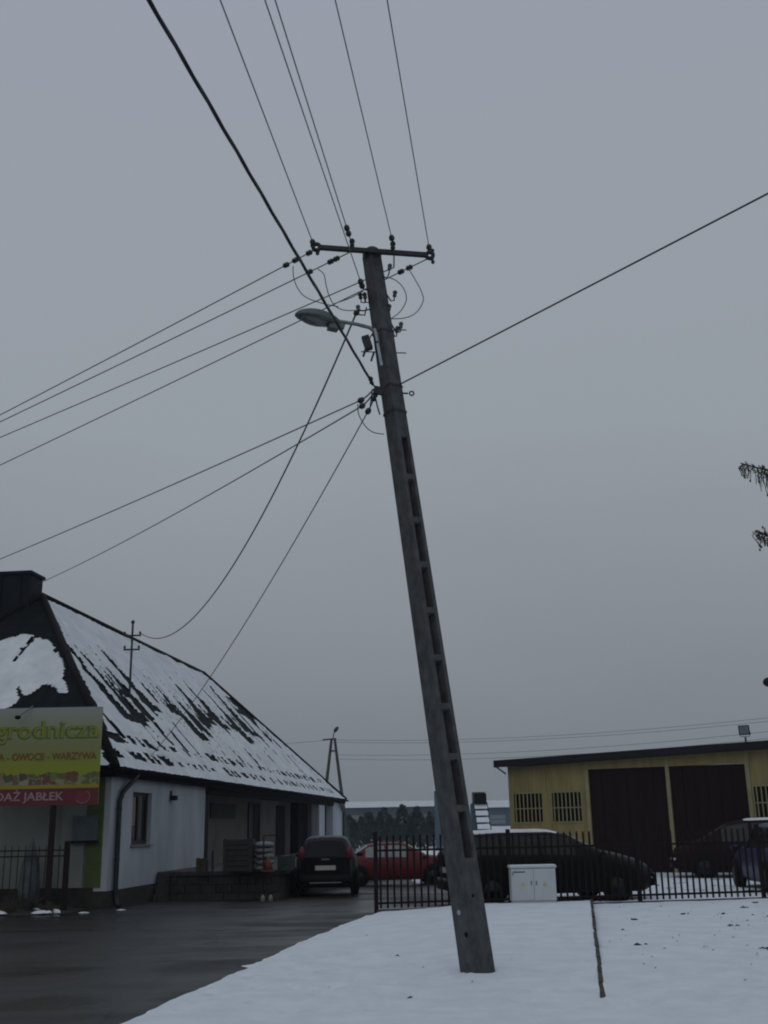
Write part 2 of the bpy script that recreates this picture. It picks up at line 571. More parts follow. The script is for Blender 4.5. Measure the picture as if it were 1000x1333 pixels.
def grid(name, m, xs, ys, hf, keep=None, smooth=True):
    nx, ny = len(xs), len(ys)
    vs = [(x, y, hf(x, y)) for y in ys for x in xs]
    fs = []
    for j in range(ny - 1):
        for i in range(nx - 1):
            if keep and not keep((xs[i] + xs[i + 1]) / 2, (ys[j] + ys[j + 1]) / 2):
                continue
            a = j * nx + i
            fs.append((a, a + 1, a + 1 + nx, a + nx))
    me = bpy.data.meshes.new(name)
    me.from_pydata(vs, [], fs)
    bm = bmesh.new()
    bm.from_mesh(me)
    bmesh.ops.delete(bm, geom=[v for v in bm.verts if not v.link_faces], context='VERTS')
    bm.to_mesh(me)
    bm.free()
    me.materials.append(m)
    if smooth:
        me.polygons.foreach_set('use_smooth', [True] * len(me.polygons))
    o = bpy.data.objects.new(name, me)
    COL.objects.link(o)
    return o


def rng(a, b, st):
    n = max(1, int(round((b - a) / st)))
    return [a + (b - a) * i / n for i in range(n + 1)]


# ------------------------------------------------------------------ the ground
far = [-2500, -800, -300, -120, -60]
xs = far + rng(-40, 40, 2) + [60, 120, 300, 800, 2500]
ys = [-2500, -600, -150, -60] + rng(-30, 80, 2) + [120, 200, 400, 900, 3000]
o = grid('ground', SNOW2, xs, ys, lambda x, y: gz(x, y) - 0.02)
kind(o, 'structure')
tag(o, 'flat snow covered land reaching to the horizon')

xs = rng(-40, 16, 1)
ys = rng(-25, 50, 1)
o = grid('asphalt_yard', ASPH, xs, ys, lambda x, y: gz(x, y) - 0.002)
kind(o, 'structure')
tag(o, 'dark wet asphalt of the driveway and yard')

EDGE = [(-25, -5.5), (0, -3.6), (6, -2.85), (10.15, -2.28), (13.5, -1.72), (17.3, -1.16), (22.1, -0.25), (24, 0.1)]


def edge_x(y):
    for (y0, x0), (y1, x1) in zip(EDGE, EDGE[1:]):
        if y <= y1:
            return x0 + (x1 - x0) * (y - y0) / (y1 - y0) + 0.07 * N(y, 0, 0.9, 3) + 0.035 * N(y, 0, 5, 8) - (0.16 * math.exp(-((y - 14.1) / 0.13) ** 2))
    return EDGE[-1][1]


def fence_y(x):
    return 21.80 + 0.1775 * (x + 0.29)


def kerb_x(y):
    return 1.90 + (y - 10.6) * (4.03 - 1.90) / (23.06 - 10.6)


def snow_h(x, y):
    d = x - edge_x(y)
    h = 0.055 * sm(-0.06, 0.20, d) + (0.010 * fbm(x, y, 0.9, 2) + 0.006 * fbm(x, y, 4.5, 6)) * sm(0, 0.35, d)
    if x < kerb_x(y) + 0.0:
        h += 0.085 * sm(9.5, 22, y) * sm(0.0, 2.2, d)
    else:
        h += 0.012 * sm(9, 12, y)
    # the bank falls off at the fence plinth
    h -= 0.03 * sm(0.28, 0.08, fence_y(x) - y)
    qb = math.hypot(x - 0.92, y - 12.5)
    h += 0.035 * math.exp(-((qb - 0.30) / 0.16) ** 2) - 0.02 * math.exp(-(qb / 0.15) ** 2)
    # shallow old footprints and scuffs close to the camera
    for fx, fy, fr, fk in FOOT:
        if abs(x - fx) > 0.25 or abs(y - fy) > 0.4:
            continue
        q = ((x - fx) ** 2 + ((y - fy) * 0.6) ** 2) / (fr * fr)
        if q < 4:
            h -= 0.095 * fk * math.exp(-q * 1.5) - 0.012 * math.exp(-(math.sqrt(q) - 1.3) ** 2 * 9)
    return max(h, -0.004) if d > -0.15 else -0.01


FOOT = [(-1.75, 11.5, 0.1), (-1.25, 10.9, 0.11), (-0.7, 11.3, 0.09), (-0.2, 10.8, 0.1), (0.3, 11.15, 0.09), (1.2, 10.7, 0.12), (2.6, 11.4, 0.1), (3.1, 10.9, 0.1),
        (-1.5, 12.6, 0.1), (-1.1, 13.3, 0.1), (-0.5, 12.2, 0.08), (-1.9, 10.6, 0.1), (4.2, 12.4, 0.1), (4.9, 13.3, 0.11),
        (-0.3, 10.45, 0.1), (-0.9, 10.35, 0.09), (0.7, 10.5, 0.1), (-1.35, 11.8, 0.08), (-0.75, 12.9, 0.08), (-1.3, 14.2, 0.08), (-0.6, 14.6, 0.08), (2.2, 10.3, 0.1), (1.7, 11.2, 0.09), (3.6, 12.0, 0.09), (5.6, 13.9, 0.1), (4.4, 11.3, 0.1)]
rf_ = random.Random(3)
FOOT = [(a, b, c * 0.85, 1.0) for a, b, c in FOOT]
for i in range(90):
    FOOT.append((rf_.uniform(-2.2, 4.6), rf_.uniform(10.2, 15.5), rf_.uniform(0.04, 0.10), rf_.uniform(0.25, 0.9)))
for i in range(70):
    FOOT.append((rf_.uniform(2.5, 8), rf_.uniform(11, 21.5), rf_.uniform(0.04, 0.09), rf_.uniform(0.3, 0.8)))


def verge(x0f, x1f, y0, y1f, nx, st):
    """snow sheet between two curves, so that its edges run clean along them"""
    vs, fs = [], []
    ny = int(15.5 / st)
    for j in range(ny + 1):
        for i in range(nx + 1):
            u = (i / nx) ** 1.5 if x0f(8) < -1 else i / nx
            yb = y0 + (23.0 - y0) * j / ny
            x = x0f(yb) + (x1f(yb) - x0f(yb)) * u
            y = y0 + (fence_y(x) - 0.045 - y0) * j / ny
            x = x0f(y) + (x1f(y) - x0f(y)) * u
            vs.append((x, y, snow_h(x, y)))
    for j in range(ny):
        for i in range(nx):
            a_ = j * (nx + 1) + i
            fs.append((a_, a_ + 1, a_ + nx + 2, a_ + nx + 1))
    me = bpy.data.meshes.new('snow_verge')
    me.from_pydata(vs, [], fs)
    me.materials.append(SNOW)
    me.polygons.foreach_set('use_smooth', [True] * len(me.polygons))
    o_ = bpy.data.objects.new('snow_verge', me)
    COL.objects.link(o_)
    return o_


KW = lambda y: 0.020 + 0.010 * N(y, 0, 3.0, 1) + 0.006 * N(y, 0, 11.0, 1) if y > 10.6 else 0.0
o = verge(lambda y: edge_x(y) - 0.10, lambda y: kerb_x(y) - KW(y), 7.2, None, 70, 0.07)
kind(o, 'structure')
tag(o, 'smooth fresh snow between the asphalt and the edging kerb')
o = verge(lambda y: kerb_x(y) + KW(y), lambda y: 14.0, 7.2, None, 120, 0.07)
kind(o, 'structure')
tag(o, 'fresh snow with dead leaves right of the edging kerb up to the metal fence')
xs = rng(-6, 14, 0.4)
ys = rng(-25, 7.2, 0.4)
o = grid('snow_verge', SNOW, xs, ys, lambda x, y: 0.05 * sm(0, 0.4, x - edge_x(y)) + 0.01 * fbm(x, y, 0.5, 2) if x > edge_x(y) - 0.2 else -0.01, keep=lambda x, y: x > edge_x(y) - 0.3)
kind(o, 'structure')
tag(o, 'snow on the verge around the place the photographer stands')


# snow behind the fence, thin and rutted by tyres
def rut(x, y):
    r = 0
    for (cx, cy, rad) in ((2.0, 38.0, 9.5), (2.0, 38.0, 11.1), (14.0, 40.0, 13.0), (14.0, 40.0, 14.6), (8, 10, 17.5), (8, 10, 19.0)):
        q = abs(math.hypot(x - cx, y - cy) - rad)
        if q < 0.2:
            r = max(r, 1 - q / 0.2)
    return r


xs = rng(1.5, 16, 0.12)
ys = rng(22.0, 44, 0.15)
o = grid('snow_yard', SNOW, xs, ys, lambda x, y: gz(x, y) + 0.02 + 0.012 * fbm(x, y, 1.1, 4) - 0.02 * rut(x, y),
         keep=lambda x, y: y > fence_y(x) + 0.05 and x > 3.4 + 0.9 * fbm(x, y, 0.5, 12) and not (rut(x, y) > 0.5 and N(x, y, 2.2, 4) > 0.2))
kind(o, 'structure')
tag(o, 'thin snow rutted by tyres in the yard behind the fence')
xs = rng(-12, 60, 1.0)
ys = rng(45, 140, 1.0)
o = grid('snow_field', SNOW, xs, ys, lambda x, y: gz(x, y) + 0.05 + 0.05 * fbm(x, y, 0.1, 4))
kind(o, 'structure')
tag(o, 'white snow field beyond the parked cars')

# dry leaves and grass tips poking through the right part of the snow
mb = MB()
for i in range(120):
    if i < 12:
        x, y = [(5.0, 19.5), (5.6, 19.4), (6.35, 20.6), (6.2, 18.7), (6.0, 17.9), (5.1, 17.2), (6.9, 21.7), (3.2, 15.0), (6.45, 17.8), (3.9, 18.6), (4.6, 14.2), (3.3, 19.5)][i]
        k = 5
        s = 0.05
        if x < kerb_x(y) + 0.15:
            continue
    else:
        x, y = random.uniform(2.6, 8), random.uniform(11.5, 21.8)
        if x < kerb_x(y) + 0.2:
            x, y = random.uniform(-1.9, 3.0), random.uniform(10.4, 18)
            if x < edge_x(y) + 0.3:
                continue
        k = 1
        s = random.uniform(0.015, 0.032)
    for j in range(k):
        px_, py_ = x + random.gauss(0, s * 0.8), y + random.gauss(0, s * 0.8)
        z = snow_h(px_, py_)
        a = random.random() * 6.28
        l = s * random.uniform(0.6, 1.2)
        dx, dy = math.cos(a) * l, math.sin(a) * l
        mb.add([(px_ - dx, py_ - dy, z + 0.002), (px_ + dy * 0.45, py_ - dx * 0.45, z + 0.012 + l * 0.3), (px_ + dx, py_ + dy, z + 0.004), (px_ - dy * 0.45, py_ + dx * 0.45, z + 0.006 + l * 0.2)], [(0, 1, 2, 3)])
o = mb.build('dead_leaves', LEAF)
kind(o, 'stuff')
tag(o, 'scattered dead leaves and grass tips poking through the snow', 'leaves')

# edging kerb that splits the snow
kerb = thing('edging_kerb', 'narrow dark concrete edging kerb showing as a line through the snow', 'kerb', (0, 0, 0))
y = 10.62
while y < 22.2:
    y2 = min(y + 0.99, fence_y(kerb_x(22.3)) - 0.03)
    off = random.uniform(-0.006, 0.006)
    ztop = snow_h(kerb_x(y) - 0.1, y) + 0.008 + random.uniform(-0.004, 0.006)
    m_ = MB()
    nseg = 8
    for k in range(nseg):
        a0 = y + (y2 - y - 0.006) * k / nseg
        a1 = y + (y2 - y - 0.006) * (k + 1) / nseg
        wv = 0.024 + 0.006 * N(a0, 3, 5, 1)
        m_.bar((kerb_x(a0) + off, a0, ztop - 0.12), (kerb_x(a1) + off, a1, ztop - 0.12), wv * 2, 0.24 + 0.012 * N(a0, 1, 6, 2))
    m_.build('kerb_stone', CONCD, kerb)
    y += 1.0

# ------------------------------------------------------------------ the shop building on the left
BX, BY, EZ = -6.134, 24.846, 2.98
BROT = math.atan2(0.994, 0.112)
LL, BW, RH, RS0, RS1 = 34.1, 10.0, 5.47, 6.5, 24.0
B = thing('shop_building', 'long low white shop with steep hipped dark roof streaked with snow', 'building', (BX, BY, 0), BROT)
# local frame: x along the long front, y into the building (away from the yard), z up


def pitch_roof_pt(s, f, side='front', lift=0.0):
    """point on a roof plane; f=0 at the eave, 1 at the ridge"""
    nlen = math.hypot(RH, BW / 2)
    if side == 'front':
        nx, ny, nz_ = 0, -RH / nlen, (BW / 2) / nlen
        return (s + nx * lift, f * BW / 2 + ny * lift, EZ + f * RH + nz_ * lift)
    if side == 'back':
        ny, nz_ = RH / nlen, (BW / 2) / nlen
        return (s, BW - f * BW / 2 + ny * lift, EZ + f * RH + nz_ * lift)
    if side == 'near':   # hip plane facing the camera; s runs 0..BW across
        nl = math.hypot(RH, RS0)
        return (f * RS0 - RH / nl * lift, s, EZ + f * RH + RS0 / nl * lift)
    nl = math.hypot(RH, LL - RS1)
    return (LL - f * (LL - RS1) + RH / nl * lift, s, EZ + f * RH + (LL - RS1) / nl * lift)


def roof_plane(side, lift_fn, ds, df, keep, name, m, parent, margin=0.0):
    n0 = LL if side in ('front', 'back') else BW
    ss = rng(0, n0, ds)
    ff = rng(0, 1, df)
    vs, fs = [], []
    for f in ff:
        lo = RS0 * f if side in ('front', 'back') else BW / 2 * f
        hi = LL - (LL - RS1) * f if side in ('front', 'back') else BW - BW / 2 * f
        for s in ss:
            vs.append(pitch_roof_pt(min(max(s, lo), hi), f, side, lift_fn(s, f)))
    nx = len(ss)
    for j in range(len(ff) - 1):
        f = (ff[j] + ff[j + 1]) / 2
        lo = RS0 * ff[j] if side in ('front', 'back') else BW / 2 * ff[j]
        hi = LL - (LL - RS1) * ff[j] if side in ('front', 'back') else BW - BW / 2 * ff[j]
        for i in range(nx - 1):
            if ss[i + 1] <= lo or ss[i] >= hi:
                continue
            if keep and not keep((ss[i] + ss[i + 1]) / 2, f):
                continue
            a = j * nx + i
            fs.append((a, a + 1, a + 1 + nx, a + nx))
    mb_ = MB()
    mb_.add(vs, fs)
    me = bpy.data.meshes.new(name)
    me.from_pydata(mb_.v, [], mb_.f)
    bm = bmesh.new()
    bm.from_mesh(me)
    bmesh.ops.delete(bm, geom=[v for v in bm.verts if not v.link_faces], context='VERTS')
    bmesh.ops.remove_doubles(bm, verts=bm.verts, dist=0.0005)
    bm.to_mesh(me)
    bm.free()
    me.materials.append(m)
    o_ = bpy.data.objects.new(name, me)
    COL.objects.link(o_)
    o_.parent = parent
    return o_


roof = MB()
roof.add([(0.02, 0.02, EZ - 0.10), (LL - 0.02, 0.02, EZ - 0.10), (LL - 0.02, BW - 0.02, EZ - 0.10), (0.02, BW - 0.02, EZ - 0.10)], [(0, 1, 2, 3)])
soffit = roof.build('soffit', GUT, B)


def tile_lift(s, f):
    rib = 0.018 * (0.5 + 0.5 * math.cos(s * 2 * math.pi / 0.42))
    step = 0.012 * ((f * 21) % 1.0)
    return rib - step


rf = roof_plane('front', tile_lift, 0.105, 1 / 42, None, 'roof', ROOFM, B)
for sd_ in ('near', 'far', 'back'):
    roof_plane(sd_, tile_lift if sd_ == 'near' else (lambda s, f: 0.0), 0.105 if sd_ == 'near' else 1.0, 1 / 42 if sd_ == 'near' else 0.25, None, 'roof_plane', ROOFM, B)

# dark streaks, front plane: (s at the top, f top, f bottom, width)
STREAK = []
rs = random.Random(11)
s_ = 4.4
while s_ < 28.0:
    big = rs.random() < 0.6
    mid = 0.52 + 0.05 * math.sin(s_ * 0.9) + rs.uniform(-0.04, 0.04) + (0.06 if s_ > 17 else 0)
    half = rs.uniform(0.11, 0.20) if big else rs.uniform(0.04, 0.09)
    STREAK.append((s_, mid + half, mid - half + rs.uniform(-0.02, 0.02), (rs.uniform(0.20, 0.38) if big else rs.uniform(0.09, 0.17)) * (1 + 0.03 * s_)))
    if rs.random() < 0.3:       # a twin that merges into it lower down
        STREAK.append((s_ + rs.uniform(0.35, 0.5), mid + half * 0.4, mid - half * 0.9, rs.uniform(0.12, 0.22) * (1 + 0.03 * s_)))
    s_ += (rs.uniform(0.65, 1.35) if big else rs.uniform(0.4, 0.8)) + 0.026 * s_


def snow_front(s, f):
    """snow thickness on the front roof plane; <0 where the sheet shows"""
    h = 0.045 + 0.018 * fbm(s, f * 7, 1.1, 3)
    # streaks where snow slid down between the ribs
    for (c, t, b, w) in STREAK:
        if b - 0.12 < f < t + 0.1 and abs(s - c) < 1.2:
            wob = 0.16 * N(f * 7, c, 1.7, 2) + 0.07 * N(f * 7, c, 5.0, 4)
            fr = (t - f) / (t - b)           # 0 top .. 1 bottom
            ww = w * (0.25 + 0.95 * max(0.0, min(fr, 1))) * sm(b - 0.05, b + 0.02, f + 0.06 * N(s, c, 3, 7)) * sm(t + 0.05, t - 0.04, f)
            ww += 0.16 * N(s * 2, f * 14, 1.2, c) * sm(0, 0.1, ww)
            q = abs(s - c + wob) / max(ww, 0.01)
            if q < 1:
                h = min(h, -0.02)
            # the foot of a streak drags sideways along a sheet joint
            if b - 0.03 < f < b + 0.018 and -0.1 < s - c < 0.75 * w * 3 and N(c, b * 9, 1, 4) > -0.3:
                h = -0.02
    # a fully bare patch where streaks join (right hand end)
    if 0.45 < f < 0.86 and fbm(s * 0.8, f * 9, 0.7, 21) + 1.3 * math.exp(-((s - 25.5) / 3.2) ** 2 - ((f - 0.68) / 0.13) ** 2) > 0.95:
        h = -0.02
    # short slanting scrapes in rows above the gutter
    rowv = math.sin((f * 7.4 - 0.33) * math.pi / 0.30)
    if 0.045 < f < 0.165:
        cell = math.sin((s + f * 3.5 + 0.9 * N(s, 0, 0.6, 3)) * 2 * math.pi / 0.95) + 0.7 * N(s * 2.3, f * 16, 1.0, 6)
        dens = fbm(s, f * 4, 0.35, 31)
        if rowv > 0.25 - 0.8 * dens + 0.9 * N(s, f * 7, 1.6, 12) and cell > 0.15 - dens * 1.1 and dens + 0.35 * N(s, f, 2.4, 2) > -0.35:
            h = -0.02
    # thin broken scratches between the two bands
    if 0.15 < f < 0.36 and N(s * 2.2, f * 3.2 + s * 0.05, 1.0, 41) > 0.42:
        h = -0.02
    # bare strip next to the hip
    lo = RS0 * f
    if s - lo < 0.16 + 0.45 * max(0, fbm(0, f * 6, 1.4, 9)) + 0.25 * sm(0.55, 0.25, f) * (1 - sm(0.1, 0.25, 0.35 - f)):
        h = -0.02
    hi = LL - (LL - RS1) * f
    if hi - s < 0.15 + 0.55 * max(0, N(f * 8, 1, 1.0, 5)):
        h = -0.02
    if f > 0.985 - 0.02 * N(s, 0, 1, 1):
        h = -0.02
    return h


roof_plane('front', lambda s, f: max(0.024, snow_front(s, f)) + 0.7 * tile_lift(s, f), 0.062, 0.062 / 7.4, lambda s, f: snow_front(s, f) > 0, 'roof_snow', SNOWROOF, B)['kind'] = 'stuff'


def snow_near(s, f):
    lo, hi = BW / 2 * f, BW - BW / 2 * f
    # snow lies in broad tongues; bare at the top, in a belt low down and along the hip
    n_ = fbm(s * 1.5 + f * 3.0, f * 3.0, 0.62, 14)
    h = 0.05 + 0.10 * n_
    if f > 0.70 + 0.05 * N(s, 0, 1.2, 3) + 0.02 * N(s, 3, 5, 3):
        h = -0.02
    d = s - lo
    if d < 0.30 + 0.30 * N(f * 5, 2, 1.1, 5) + 0.08 * N(f * 40, 2, 1.1, 5):
        h = -0.02
    if hi - s < 0.5:
        h = -0.02
    if 0.22 + 0.05 * N(s, 1, 3, 3) < f < 0.40 + 0.06 * N(s, 5, 1.6, 2) + 0.03 * N(s, 5, 5, 2) and s < 3.6 + 0.5 * N(f * 9, 0, 1.5, 8):
        h = -0.02
    if N(s * 2.6, f * 9, 1.3, 17) + 0.5 * N(s * 7, f * 22, 1.0, 5) > 0.70:
        h = -0.02
    for s0_, f0_, f1_, w_ in ((4.35, 0.52, 0.75, 0.06), (6.4, 0.35, 0.66, 0.12)):
        if f0_ < f < f1_ and abs(s - s0_ + (f - 0.5) * 0.3 + 0.05 * N(f * 20, s0_, 1, 1)) < w_ * sm(f0_, f0_ + 0.1, f) + 0.05 * N(f * 30, s, 1, 2):
            h = -0.02
    return h


roof_plane('near', lambda s, f: max(0.024, snow_near(s, f)) + 0.7 * tile_lift(s, f), 0.06, 0.06 / 8.5, lambda s, f: snow_near(s, f) > 0, 'roof_snow', SNOWROOF, B)['kind'] = 'stuff'

# ridge and hip caps
rl = lambda s, f, side: pitch_roof_pt(s, f, side, 0.03)
MB().tube([(RS0, BW / 2, EZ + RH + 0.04), ((RS0 + RS1) / 2, BW / 2, EZ + RH + 0.03), (RS1, BW / 2, EZ + RH + 0.04)], 0.085, 8).build('ridge_cap', HIPM, B, True)
for a, b in (((0.02, 0.02, EZ + 0.03), (RS0, BW / 2, EZ + RH + 0.04)), ((LL, 0, EZ + 0.03), (RS1, BW / 2, EZ + RH + 0.04)),
             ((0, BW, EZ + 0.03), (RS0, BW / 2, EZ + RH + 0.04)), ((LL, BW, EZ + 0.03), (RS1, BW / 2, EZ + RH + 0.04))):
    MB().tube([a, b], 0.095, 8).build('hip_cap', HIPM, B, True)

# fascia, gutter, downpipes
MB().box(-0.02, LL + 0.02, 0.0, 0.03, EZ - 0.20, EZ - 0.002).build('fascia', GUT, B)
MB().box(-0.02, 0.03, 0.03, BW, EZ - 0.20, EZ - 0.003).build('fascia', GUT, B)
MB().box(LL - 0.03, LL + 0.02, 0.03, BW, EZ - 0.20, EZ - 0.003).build('fascia', GUT, B)


def gutter(a, b, name='gutter'):
    a, b = Vector(a), Vector(b)
    d = (b - a).normalized()
    x = d.cross(Vector((0, 0, 1)))
    vs, fs = [], []
    nn = 7
    for p in (a, b):
        for r_ in (0.075, 0.068):
            for k in range(nn):
                t = math.pi + math.pi * k / (nn - 1)
                vs.append(p + x * math.cos(t) * r_ + Vector((0, 0, math.sin(t) * r_)))
    for k in range(nn - 1):
        fs.append((k, k + 1, k + 1 + 2 * nn, k + 2 * nn))
        fs.append((k + nn, k + nn + 2 * nn, k + 1 + nn + 2 * nn, k + 1 + nn))
    fs += [(0, 2 * nn, 3 * nn, nn), (nn - 1, 2 * nn - 1, 4 * nn - 1, 3 * nn - 1)]
    fs.append(tuple(range(nn)))
    fs.append(tuple(range(2 * nn, 3 * nn)))
    return MB().add(vs, fs).build(name, GUT, B, False)


gutter((-0.1, -0.08, EZ - 0.02), (LL + 0.1, -0.08, EZ - 0.02))
gutter((-0.1, BW, EZ - 0.025), (-0.1, 0.0, EZ - 0.025))
WT = 0.16     # wall face, set back from the eave
p = [(1.25, -0.06, EZ - 0.09), (1.15, -0.02, EZ - 0.22), (0.62, 0.05, EZ - 0.52), (0.52, 0.08, EZ - 0.72), (0.52, 0.08, 0.25), (0.50, 0.04, 0.06), (0.46, -0.04, 0.0)]
dp = MB().tube(p, 0.058, 10).build('downpipe', PIPE, B, True)
for z in (2.1, 1.0):
    MB().lathe([(-0.02, 0.068), (0.02, 0.068)], (0.52, 0.08, z), (0, 0, 1), 10).build('pipe_clamp', PIPE, dp)
p = [(LL - 1.9, -0.06, EZ - 0.09), (LL - 1.8, 0.0, EZ - 0.22), (LL - 0.5, 0.06, EZ - 0.6), (LL - 0.45, 0.06, EZ - 0.8), (LL - 0.45, 0.06, 0.0)]
MB().tube(p, 0.058, 8).build('downpipe', PIPE, B, True)

# walls (yard side). openings: window s 1.55..2.9, recess s 7.9..31
GZ = -0.45
ZT = EZ - 0.103


def front_wall(s0, s1, z0, z1, m=WHITEW, y0=WT, y1=WT + 0.35, name='wall'):
    return MB().box(s0, s1, y0, y1, z0, z1).build(name, m, B)


w0, w1, wz0, wz1 = 1.62, 3.02, 1.28, 2.50
front_wall(0.16, w0, 0.34, ZT)
front_wall(w0, w1, 0.34, wz0)
front_wall(w0, w1, wz1, ZT)
front_wall(w1, 7.85, 0.34, ZT)
MB().box(0.12, 7.85, WT - 0.03, WT + 0.3, GZ, 0.339).build('plinth', PLINTH, B)
# end wall
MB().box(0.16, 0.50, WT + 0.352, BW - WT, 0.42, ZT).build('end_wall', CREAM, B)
MB().box(0.13, 0.50, WT + 0.302, BW - WT, GZ, 0.419).build('plinth', PLINTH, B)
MB().box(0.135, 0.158, 0.30, 0.66, 0.42, ZT - 0.01).build('green_pilaster', GREENP, B)
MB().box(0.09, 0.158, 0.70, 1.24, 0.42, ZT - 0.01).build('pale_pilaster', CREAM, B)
# wall cabinet and small awning on the end wall
MB().box(0.02, 0.089, 0.40, 0.96, 1.42, 1.95).build('wall_cabinet', BLUEP, B)
MB().box(-0.06, 0.089, 0.36, 1.0, 1.37, 1.418).build('wall_shelf', BLACK, B)
# back and far walls
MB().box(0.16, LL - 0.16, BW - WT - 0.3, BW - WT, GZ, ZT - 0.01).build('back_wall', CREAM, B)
MB().box(LL - 0.46, LL - 0.16, WT + 0.352, BW - WT - 0.302, GZ, ZT - 0.01).build('end_wall', WHITEW, B)
# recessed loading porch
front_wall(27.0, 28.5, -0.4, ZT, WHITEW, name='pier')
front_wall(31.0, LL - 0.16, -0.4, ZT, WHITEW, name='pier')
RB = 1.9
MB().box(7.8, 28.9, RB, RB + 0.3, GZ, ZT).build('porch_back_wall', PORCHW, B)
MB().box(28.9, 31.2, RB - 0.4, RB, GZ, ZT).build('porch_door', BLACK, B)
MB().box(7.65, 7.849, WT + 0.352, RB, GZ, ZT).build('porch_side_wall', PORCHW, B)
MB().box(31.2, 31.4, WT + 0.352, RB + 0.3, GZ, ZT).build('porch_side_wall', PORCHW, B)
MB().box(7.852, 8.40, WT + 0.04, WT + 0.24, -0.05, ZT).build('porch_post', BLACK, B)
MB().box(7.9, 31.0, 0.12, 0.36, ZT - 0.26, ZT - 0.003).build('porch_beam', GUT, B)
MB().box(14.6, 18.1, RB - 0.05, RB - 0.004, 1.98, 2.52).build('porch_sign', SIGNG, B)
MB().box(20.3, 22.2, RB - 0.04, RB - 0.004, 1.08, 2.60).build('porch_window', GLASSD, B)
fr = MB()
for a in (20.25, 21.22, 22.15):
    fr.box(a, a + 0.08, RB - 0.07, RB - 0.042, 1.02, 2.66)
fr.box(20.25, 22.23, RB - 0.071, RB - 0.043, 1.02, 1.09).box(20.25, 22.23, RB - 0.071, RB - 0.043, 2.59, 2.66)
fr.build('porch_window_frame', WOODF, B)
d_ = MB().box(25.6, 27.4, RB - 0.05, RB - 0.004, -0.3, 2.6).build('porch_door', BLACK, B)
# the front window
win = MB()
for a in (w0, w1 - 0.09):
    win.box(a, a + 0.09, WT + 0.10, WT + 0.17, wz0, wz1)
win.box(w0 + 0.09, w1 - 0.09, WT + 0.10, WT + 0.17, wz0, wz0 + 0.09).box(w0 + 0.09, w1 - 0.09, WT + 0.10, WT + 0.17, wz1 - 0.09, wz1)
win.box((w0 + w1) / 2 - 0.045, (w0 + w1) / 2 + 0.045, WT + 0.095, WT + 0.165, wz0 + 0.09, wz1 - 0.09)
wf = win.build('window', WOODF, B)
MB().box(w0 + 0.09, (w0 + w1) / 2 - 0.045, WT + 0.125, WT + 0.14, wz0 + 0.09, wz1 - 0.09).build('pane', GLASSD, wf)
MB().box((w0 + w1) / 2 + 0.045, w1 - 0.09, WT + 0.125, WT + 0.14, wz0 + 0.09, wz1 - 0.09).build('pane', GLASSD, wf)
MB().box(w0 + 0.10, w0 + 0.55, WT + 0.118, WT + 0.124, wz0 + 0.45, wz1 - 0.12).build('curtain', CURT, wf)
MB().box(w0 - 0.05, w1 + 0.05, WT - 0.05, WT + 0.10, wz0 - 0.045, wz0 - 0.002).build('window_sill', GALV, wf)
# wall lamp
wl = MB().box(4.45, 4.60, WT - 0.02, WT - 0.002, 2.42, 2.60).build('wall_lamp', BLACK, B)
MB().box(4.44, 4.66, WT - 0.16, WT - 0.02, 2.36, 2.48).build('lamp_head', BLACK, wl)

# chimney: broad, sheet clad, straddling the ridge
ch = MB().box(6.0, 6.9, 5.20, 7.2, 6.6, 9.06).build('chimney', CHIM, B)
MB().box(5.94, 6.96, 5.14, 7.26, 9.06, 9.15).build('chimney_cap', CHIM, ch)
for a in (5.45, 6.05, 6.7):
    MB().box(5.975, 5.998, a, a + 0.04, 7.4, 9.055).build('chimney_rib', HIPM, ch)
MB().box(5.94, 5.97, 6.15, 6.45, 8.65, 8.95).build('chimney_vent', PLATE, ch)
# snow on chimney cap
MB().box(5.98, 6.9, 5.2, 7.2, 9.151, 9.165).build('cap_snow', SNOWROOF, ch)

# snow guard brackets/mast on the roof: electric service mast, a thing of its own
mx, my = -7.58, 31.8
M_ = thing('roof_mast', 'thin dark service mast with two short crossarms standing on the snowy roof', 'mast', (mx, my, 5.30))
MB().tube([(0, 0, 0), (0.0, 0, 2.30)], 0.032, 8).build('mast_tube', STEEL, M_)
MB().lathe([(0, 0.05), (0.03, 0.06), (0.07, 0.05), (0.1, 0.01)], (0, 0, 2.27), n=8).build('mast_cap', STEEL, M_)
for z, w in ((1.90, 0.26), (1.48, 0.24)):
    arm = MB().bar((-w, 0, z), (w, 0, z), 0.045, 0.045).build('crossarm', STEEL, M_)
    for sx in (-1, 1):
        MB().lathe([(0, 0.012), (0.03, 0.012), (0.04, 0.034), (0.1, 0.036), (0.12, 0.02)], (sx * (w - 0.03), 0, z), n=8).build('insulator', PORC, arm)

# ------------------------------------------------------------------ loading dock
DK = thing('loading_dock', 'low block walled loading dock projecting from the shop porch', 'dock', (BX, BY, 0), BROT)
MB().box(3.68, 26.0, -2.98, WT - 0.04, GZ, 0.50).build('dock_core', BLOCK, DK)
MB().box(3.56, 26.1, -3.10, WT - 0.035, 0.502, 0.60).build('dock_slab', CONCD, DK)
blk = None
for r_ in range(3):
    z0 = -0.12 + r_ * 0.205
    a = -2.98 + (0.0 if r_ % 2 else -0.2)
    while a < -0.25:
        b0, b1 = max(a, -2.99), min(a + 0.40, -0.22)
        if b1 - b0 > 0.06:
            MB().box(3.60 + random.uniform(-0.01, 0.012), 3.679, b0 + 0.008, b1 - 0.008, z0 + 0.006, z0 + 0.198).build('block', [BLOCK, CONCD][random.random() < 0.35], DK)
        a += 0.40
st = MB()
for i in range(3):
    MB().box(3.15 + i * 0.16, 3.595, -0.20, 0.08, -0.1 + i * 0.2, 0.1 + i * 0.2 - 0.004).build('step', CONCD, DK)


